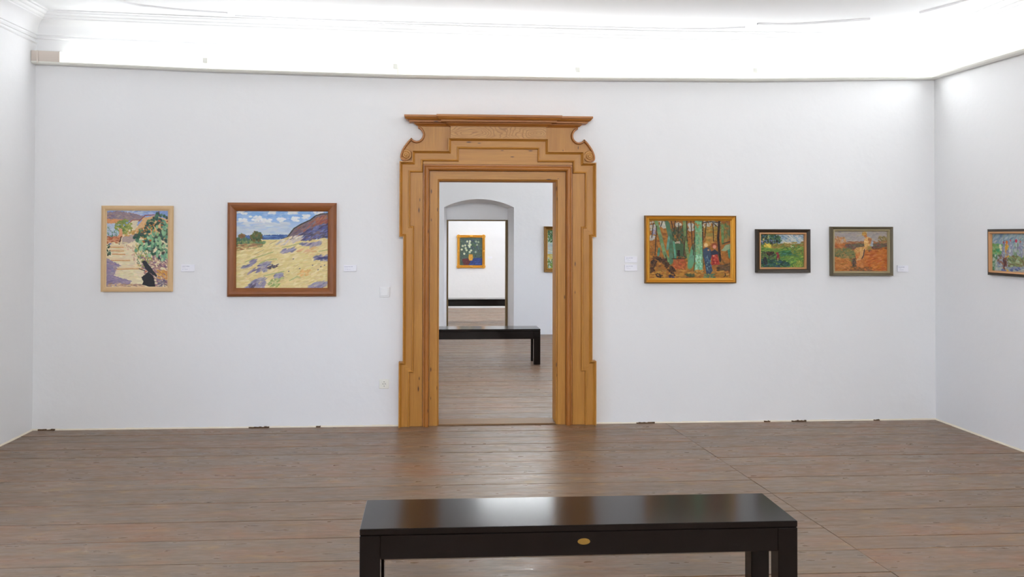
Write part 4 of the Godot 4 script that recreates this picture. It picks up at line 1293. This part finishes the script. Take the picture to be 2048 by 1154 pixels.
func lamps() -> void:
	var nth := ["first", "second", "third", "fourth", "fifth"]
	var hs := [3.197, 3.151, 3.123, 3.119, 3.134, 3.177]
	var bx := [XL + .003, -2.563, -.902, .734, 2.373, XR - .003]
	var says := ["fluorescent trough light with unlit beige end cap in the corner above the garden steps painting", "fluorescent trough light on the wall above the large dune painting", "fluorescent trough light on the wall directly above the carved doorcase", "fluorescent trough light on the wall above the forest painting in gold frame", "fluorescent trough light on the wall above the two small framed paintings"]
	for i in 5:
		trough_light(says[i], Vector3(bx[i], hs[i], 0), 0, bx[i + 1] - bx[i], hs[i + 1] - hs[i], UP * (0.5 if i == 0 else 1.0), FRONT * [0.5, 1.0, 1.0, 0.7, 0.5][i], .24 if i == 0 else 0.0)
	# along the right wall, towards the camera (local x runs towards +z, the front faces -x)
	for i in 5:
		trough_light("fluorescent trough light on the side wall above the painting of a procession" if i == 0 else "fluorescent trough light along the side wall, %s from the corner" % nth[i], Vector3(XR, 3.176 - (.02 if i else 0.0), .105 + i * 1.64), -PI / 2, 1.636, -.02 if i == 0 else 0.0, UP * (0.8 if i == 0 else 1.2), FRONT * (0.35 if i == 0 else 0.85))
	for i in 4:  # unseen row added behind the camera, strong, to brighten the far wall
		trough_light("added unseen trough light on the wall opposite the doorcase, %s along" % nth[i], Vector3(XR - .7 - i * 1.64, 3.156, ZB), PI, 1.636, 0, UP * 5.0, FRONT * 5.2)
	# inner rooms, out of view above the openings
	for i in 2:
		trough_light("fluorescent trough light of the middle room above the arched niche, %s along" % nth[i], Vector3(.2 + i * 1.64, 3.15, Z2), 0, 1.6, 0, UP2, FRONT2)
	for i in 4:  # unseen row added to throw more light into the niche
		trough_light("added unseen trough light of the middle room facing the arched niche, %s along" % nth[i], Vector3(3.4 - i * 1.64, 3.15, -WT), PI, 1.6, 0, UP2, FRONT2)
	for i in 3:  # unseen rows added so that the end room is lit
		trough_light("added unseen trough light of the end room facing the flower still life, %s along" % nth[i], Vector3(2.7 - i * 1.64, 3.15, Z2B - .002), PI, 1.6, 0, UP3, FRONT3)
		trough_light("added unseen trough light on the side wall of the end room, %s along" % nth[i], Vector3(3.2, 3.15, -12.66 + i * 1.62), -PI / 2, 1.6, 0, UP3, FRONT3)

func pictures() -> void:
	var v := func(a: Array) -> Array:
		var o := []
		for i in range(0, a.size(), 2): o.append(Vector2(a[i], a[i + 1]))
		return o
	picture("painting of garden steps and prickly pear in a pale beige wooden frame", Vector3(-3.1835, 1.209, .001), Vector2(.613, .756), 0, paint_garden_steps(), [
		["frame_rail", 0.0, v.call([0, 0, 0, .028, .002, .030, .036, .030, .038, .028, .038, 0]), "beige_oak"], ["slip", .0382, v.call([0, 0, 0, .024, .005, .022, .006, 0]), "pale_edge"]])
	picture("painting of sandy dunes, sea and clouds in a wide brown wooden frame", Vector3(-1.9245, 1.164, .001), Vector2(.955, .833), 0, paint_dune(), [
		["frame_rail", 0.0, v.call([0, 0, 0, .030, .004, .036, .022, .052, .026, .053, .068, .034, .075, .026, .077, 0]), "brown_oak"]])
	picture("forest painting with two children in a gilt frame with dark edge", Vector3(1.768, 1.278, .001), Vector2(.847, .618), 0, paint_forest(), [
		["frame_rail", 0.0, v.call([0, 0, 0, .044, .003, .047, .008, .047, .010, .044, .010, 0]), "old_gold"],
		["gilt_moulding", .0102, v.call([0, 0, 0, .038, .004, .032, .008, .031, .012, .036, .018, .040, .024, .038, .029, .031, .031, .026, .036, .024, .037, 0]), "gold"]])
	picture("small painting of a green meadow in a dark frame with rosy gold slip", Vector3(2.634, 1.374, .001), Vector2(.506, .400), 0, paint_meadow(), [
		["frame_rail", 0.0, v.call([0, 0, 0, .052, .004, .056, .008, .055, .030, .036, .031, 0]), "dark_frame"],
		["slip", .0312, v.call([0, 0, 0, .038, .003, .041, .010, .041, .014, .034, .018, .022, .0185, 0]), "pink_gold"]])
	picture("painting of a seated boy on ochre ground in an olive grey frame", Vector3(3.383, 1.344, .001), Vector2(.590, .455), 0, paint_seated_boy(), [
		["frame_rail", 0.0, v.call([0, 0, 0, .046, .003, .050, .007, .049, .024, .034, .025, 0]), "olive_frame"],
		["slip", .0252, v.call([0, 0, 0, .034, .003, .036, .009, .035, .014, .026, .018, .020, .0185, 0]), "grey_gold"]])
	picture("loosely brushed painting of a procession hung on the side wall", Vector3(XR - .001, 1.389, .83 + .29), Vector2(.58, .384), -PI / 2, paint_procession(), [
		["frame_rail", 0.0, v.call([0, 0, 0, .030, .003, .032, .020, .032, .021, 0]), "dark_frame"],
		["slip", .0212, v.call([0, 0, 0, .036, .004, .040, .014, .036, .018, .022, .019, 0]), "pink_gold"]])
	# end room: flowers in an ornate gilt frame
	var fp := picture("still life of white flowers in an ornate gold frame on far wall", Vector3(.3205, .938, Z3 + .001), Vector2(.655, .772), 0, paint_flowers(), [
		["frame_rail", 0.0, v.call([0, 0, 0, .030, .006, .044, .016, .050, .026, .044, .034, .030, .042, .034, .050, .040, .056, .034, .060, .022, .064, .020, .065, 0]), "gold"]])
	var w := .3275
	for sx in [-1.0, 1.0]:
		for y in [0.0, .772]:                        # carved corner shells
			var st := begin()
			lathe(st, Vector3.ZERO, [Vector2(.047, .02), Vector2(.044, .046), Vector2(.036, .055), Vector2(.026, .051), Vector2(.020, .059), Vector2(.012, .064), Vector2(0, .064)], 14)
			var o := commit(st, "corner_ornament", M.gold, fp)
			o.position = Vector3(sx * (w - .034), y + (.034 if y < .1 else -.034), 0)
	for q in [[-w + .03, .386, .5], [w - .03, .386, .5], [0.0, .028, 2.0], [0.0, .744, 2.0]]:
		var st := begin()
		lathe(st, Vector3.ZERO, [Vector2(.042, .02), Vector2(.038, .048), Vector2(.022, .056), Vector2(0, .058)], 14)
		var o := commit(st, "edge_ornament", M.gold, fp)
		o.position = Vector3(q[0], q[1], 0)
		o.scale = Vector3(1.0 if q[2] > 1 else .62, 1.0 if q[2] < 1 else .62, 1)
	# middle room
	picture("landscape with leafy tree in a dark gold frame beside the arched niche", Vector3(1.708, 1.075, Z2 + .001), Vector2(.75, .786), 0, paint_tree(), [
		["frame_rail", 0.0, v.call([0, 0, 0, .050, .004, .054, .012, .052, .030, .036, .040, .032, .044, .036, .050, .034, .052, 0]), "old_gold"],
		["slip", .0522, v.call([0, 0, 0, .030, .004, .032, .010, .026, .011, 0]), "gold"]])

func small_things() -> void:
	caption("white caption card beside the garden steps painting", Vector3(-2.749, 1.385, .0005), Vector2(.115, .062), 3)
	caption("white caption card beside the large dune painting", Vector3(-1.325, 1.386, .0005), Vector2(.115, .056), 3)
	caption("upper of two white caption cards beside the forest painting", Vector3(1.2205, 1.466, .0005), Vector2(.115, .055), 3)
	caption("lower of two white caption cards beside the forest painting", Vector3(1.2205, 1.389, .0005), Vector2(.115, .057), 3)
	caption("pale caption card beside the seated boy painting near the corner", Vector3(3.79, 1.379, .0005), Vector2(.104, .060), 3)
	caption("tiny caption card beside the flower still life in the end room", Vector3(.766, 1.16, Z3 + .0005), Vector2(.094, .044), 2)
	# light switch
	var t := base("light_switch", "white square light switch on the wall beside the doorcase", "switch", Vector3(-1.0175, 1.154, .0005))
	var st := begin()
	box(st, Vector3(-.044, 0, 0), Vector3(.044, .092, .012), .003)
	commit(st, "plate", M.plastic, t)
	st = begin()
	box(st, Vector3(-.031, .014, .0115), Vector3(.031, .078, .0165), .0025)
	commit(st, "rocker", M.plastic, t)
	# socket
	t = base("wall_socket", "cream round-well power socket low on the wall beside the doorcase", "socket", Vector3(-1.019, .336, .0005))
	st = begin()
	box(st, Vector3(-.043, 0, 0), Vector3(.043, .085, .0065), .002)
	commit(st, "plate", M.cream_plastic, t)
	st = begin()
	lathe(st, Vector3(0, .0425, 0), [Vector2(.0265, .006), Vector2(.0265, .0105), Vector2(.025, .0115), Vector2(.0225, .0115), Vector2(.0215, .0068), Vector2(0, .0068)], 32)
	var well := commit(st, "well", M.cream_plastic, t)
	for s in [-1.0, 1.0]:
		st = begin()
		lathe(st, Vector3(s * .0095, .0425, 0), [Vector2(.0036, .0068), Vector2(.0036, .0074), Vector2(0, .0074)], 12)
		commit(st, "pin_hole", M.hole, well)
		st = begin()
		box(st, Vector3(-.003, .0425 + s * .0195 - .0025, .0068), Vector3(.003, .0425 + s * .0195 + .0025, .0098), .0006)
		commit(st, "earth_clip", M.hole, well)

func benches() -> void:
	bench("long dark wooden bench with small oval brass plate, facing the doorcase", -.901, 1.028, 3.713, 4.133, .449, true)
	bench("dark wooden bench in the middle room, seen through the carved doorcase", -1.09, .84, -4.045, -3.637, .47)
	bench("dark wooden bench in the end room below the flower still life", -.72, 1.21, -9.46, -9.05, .468)
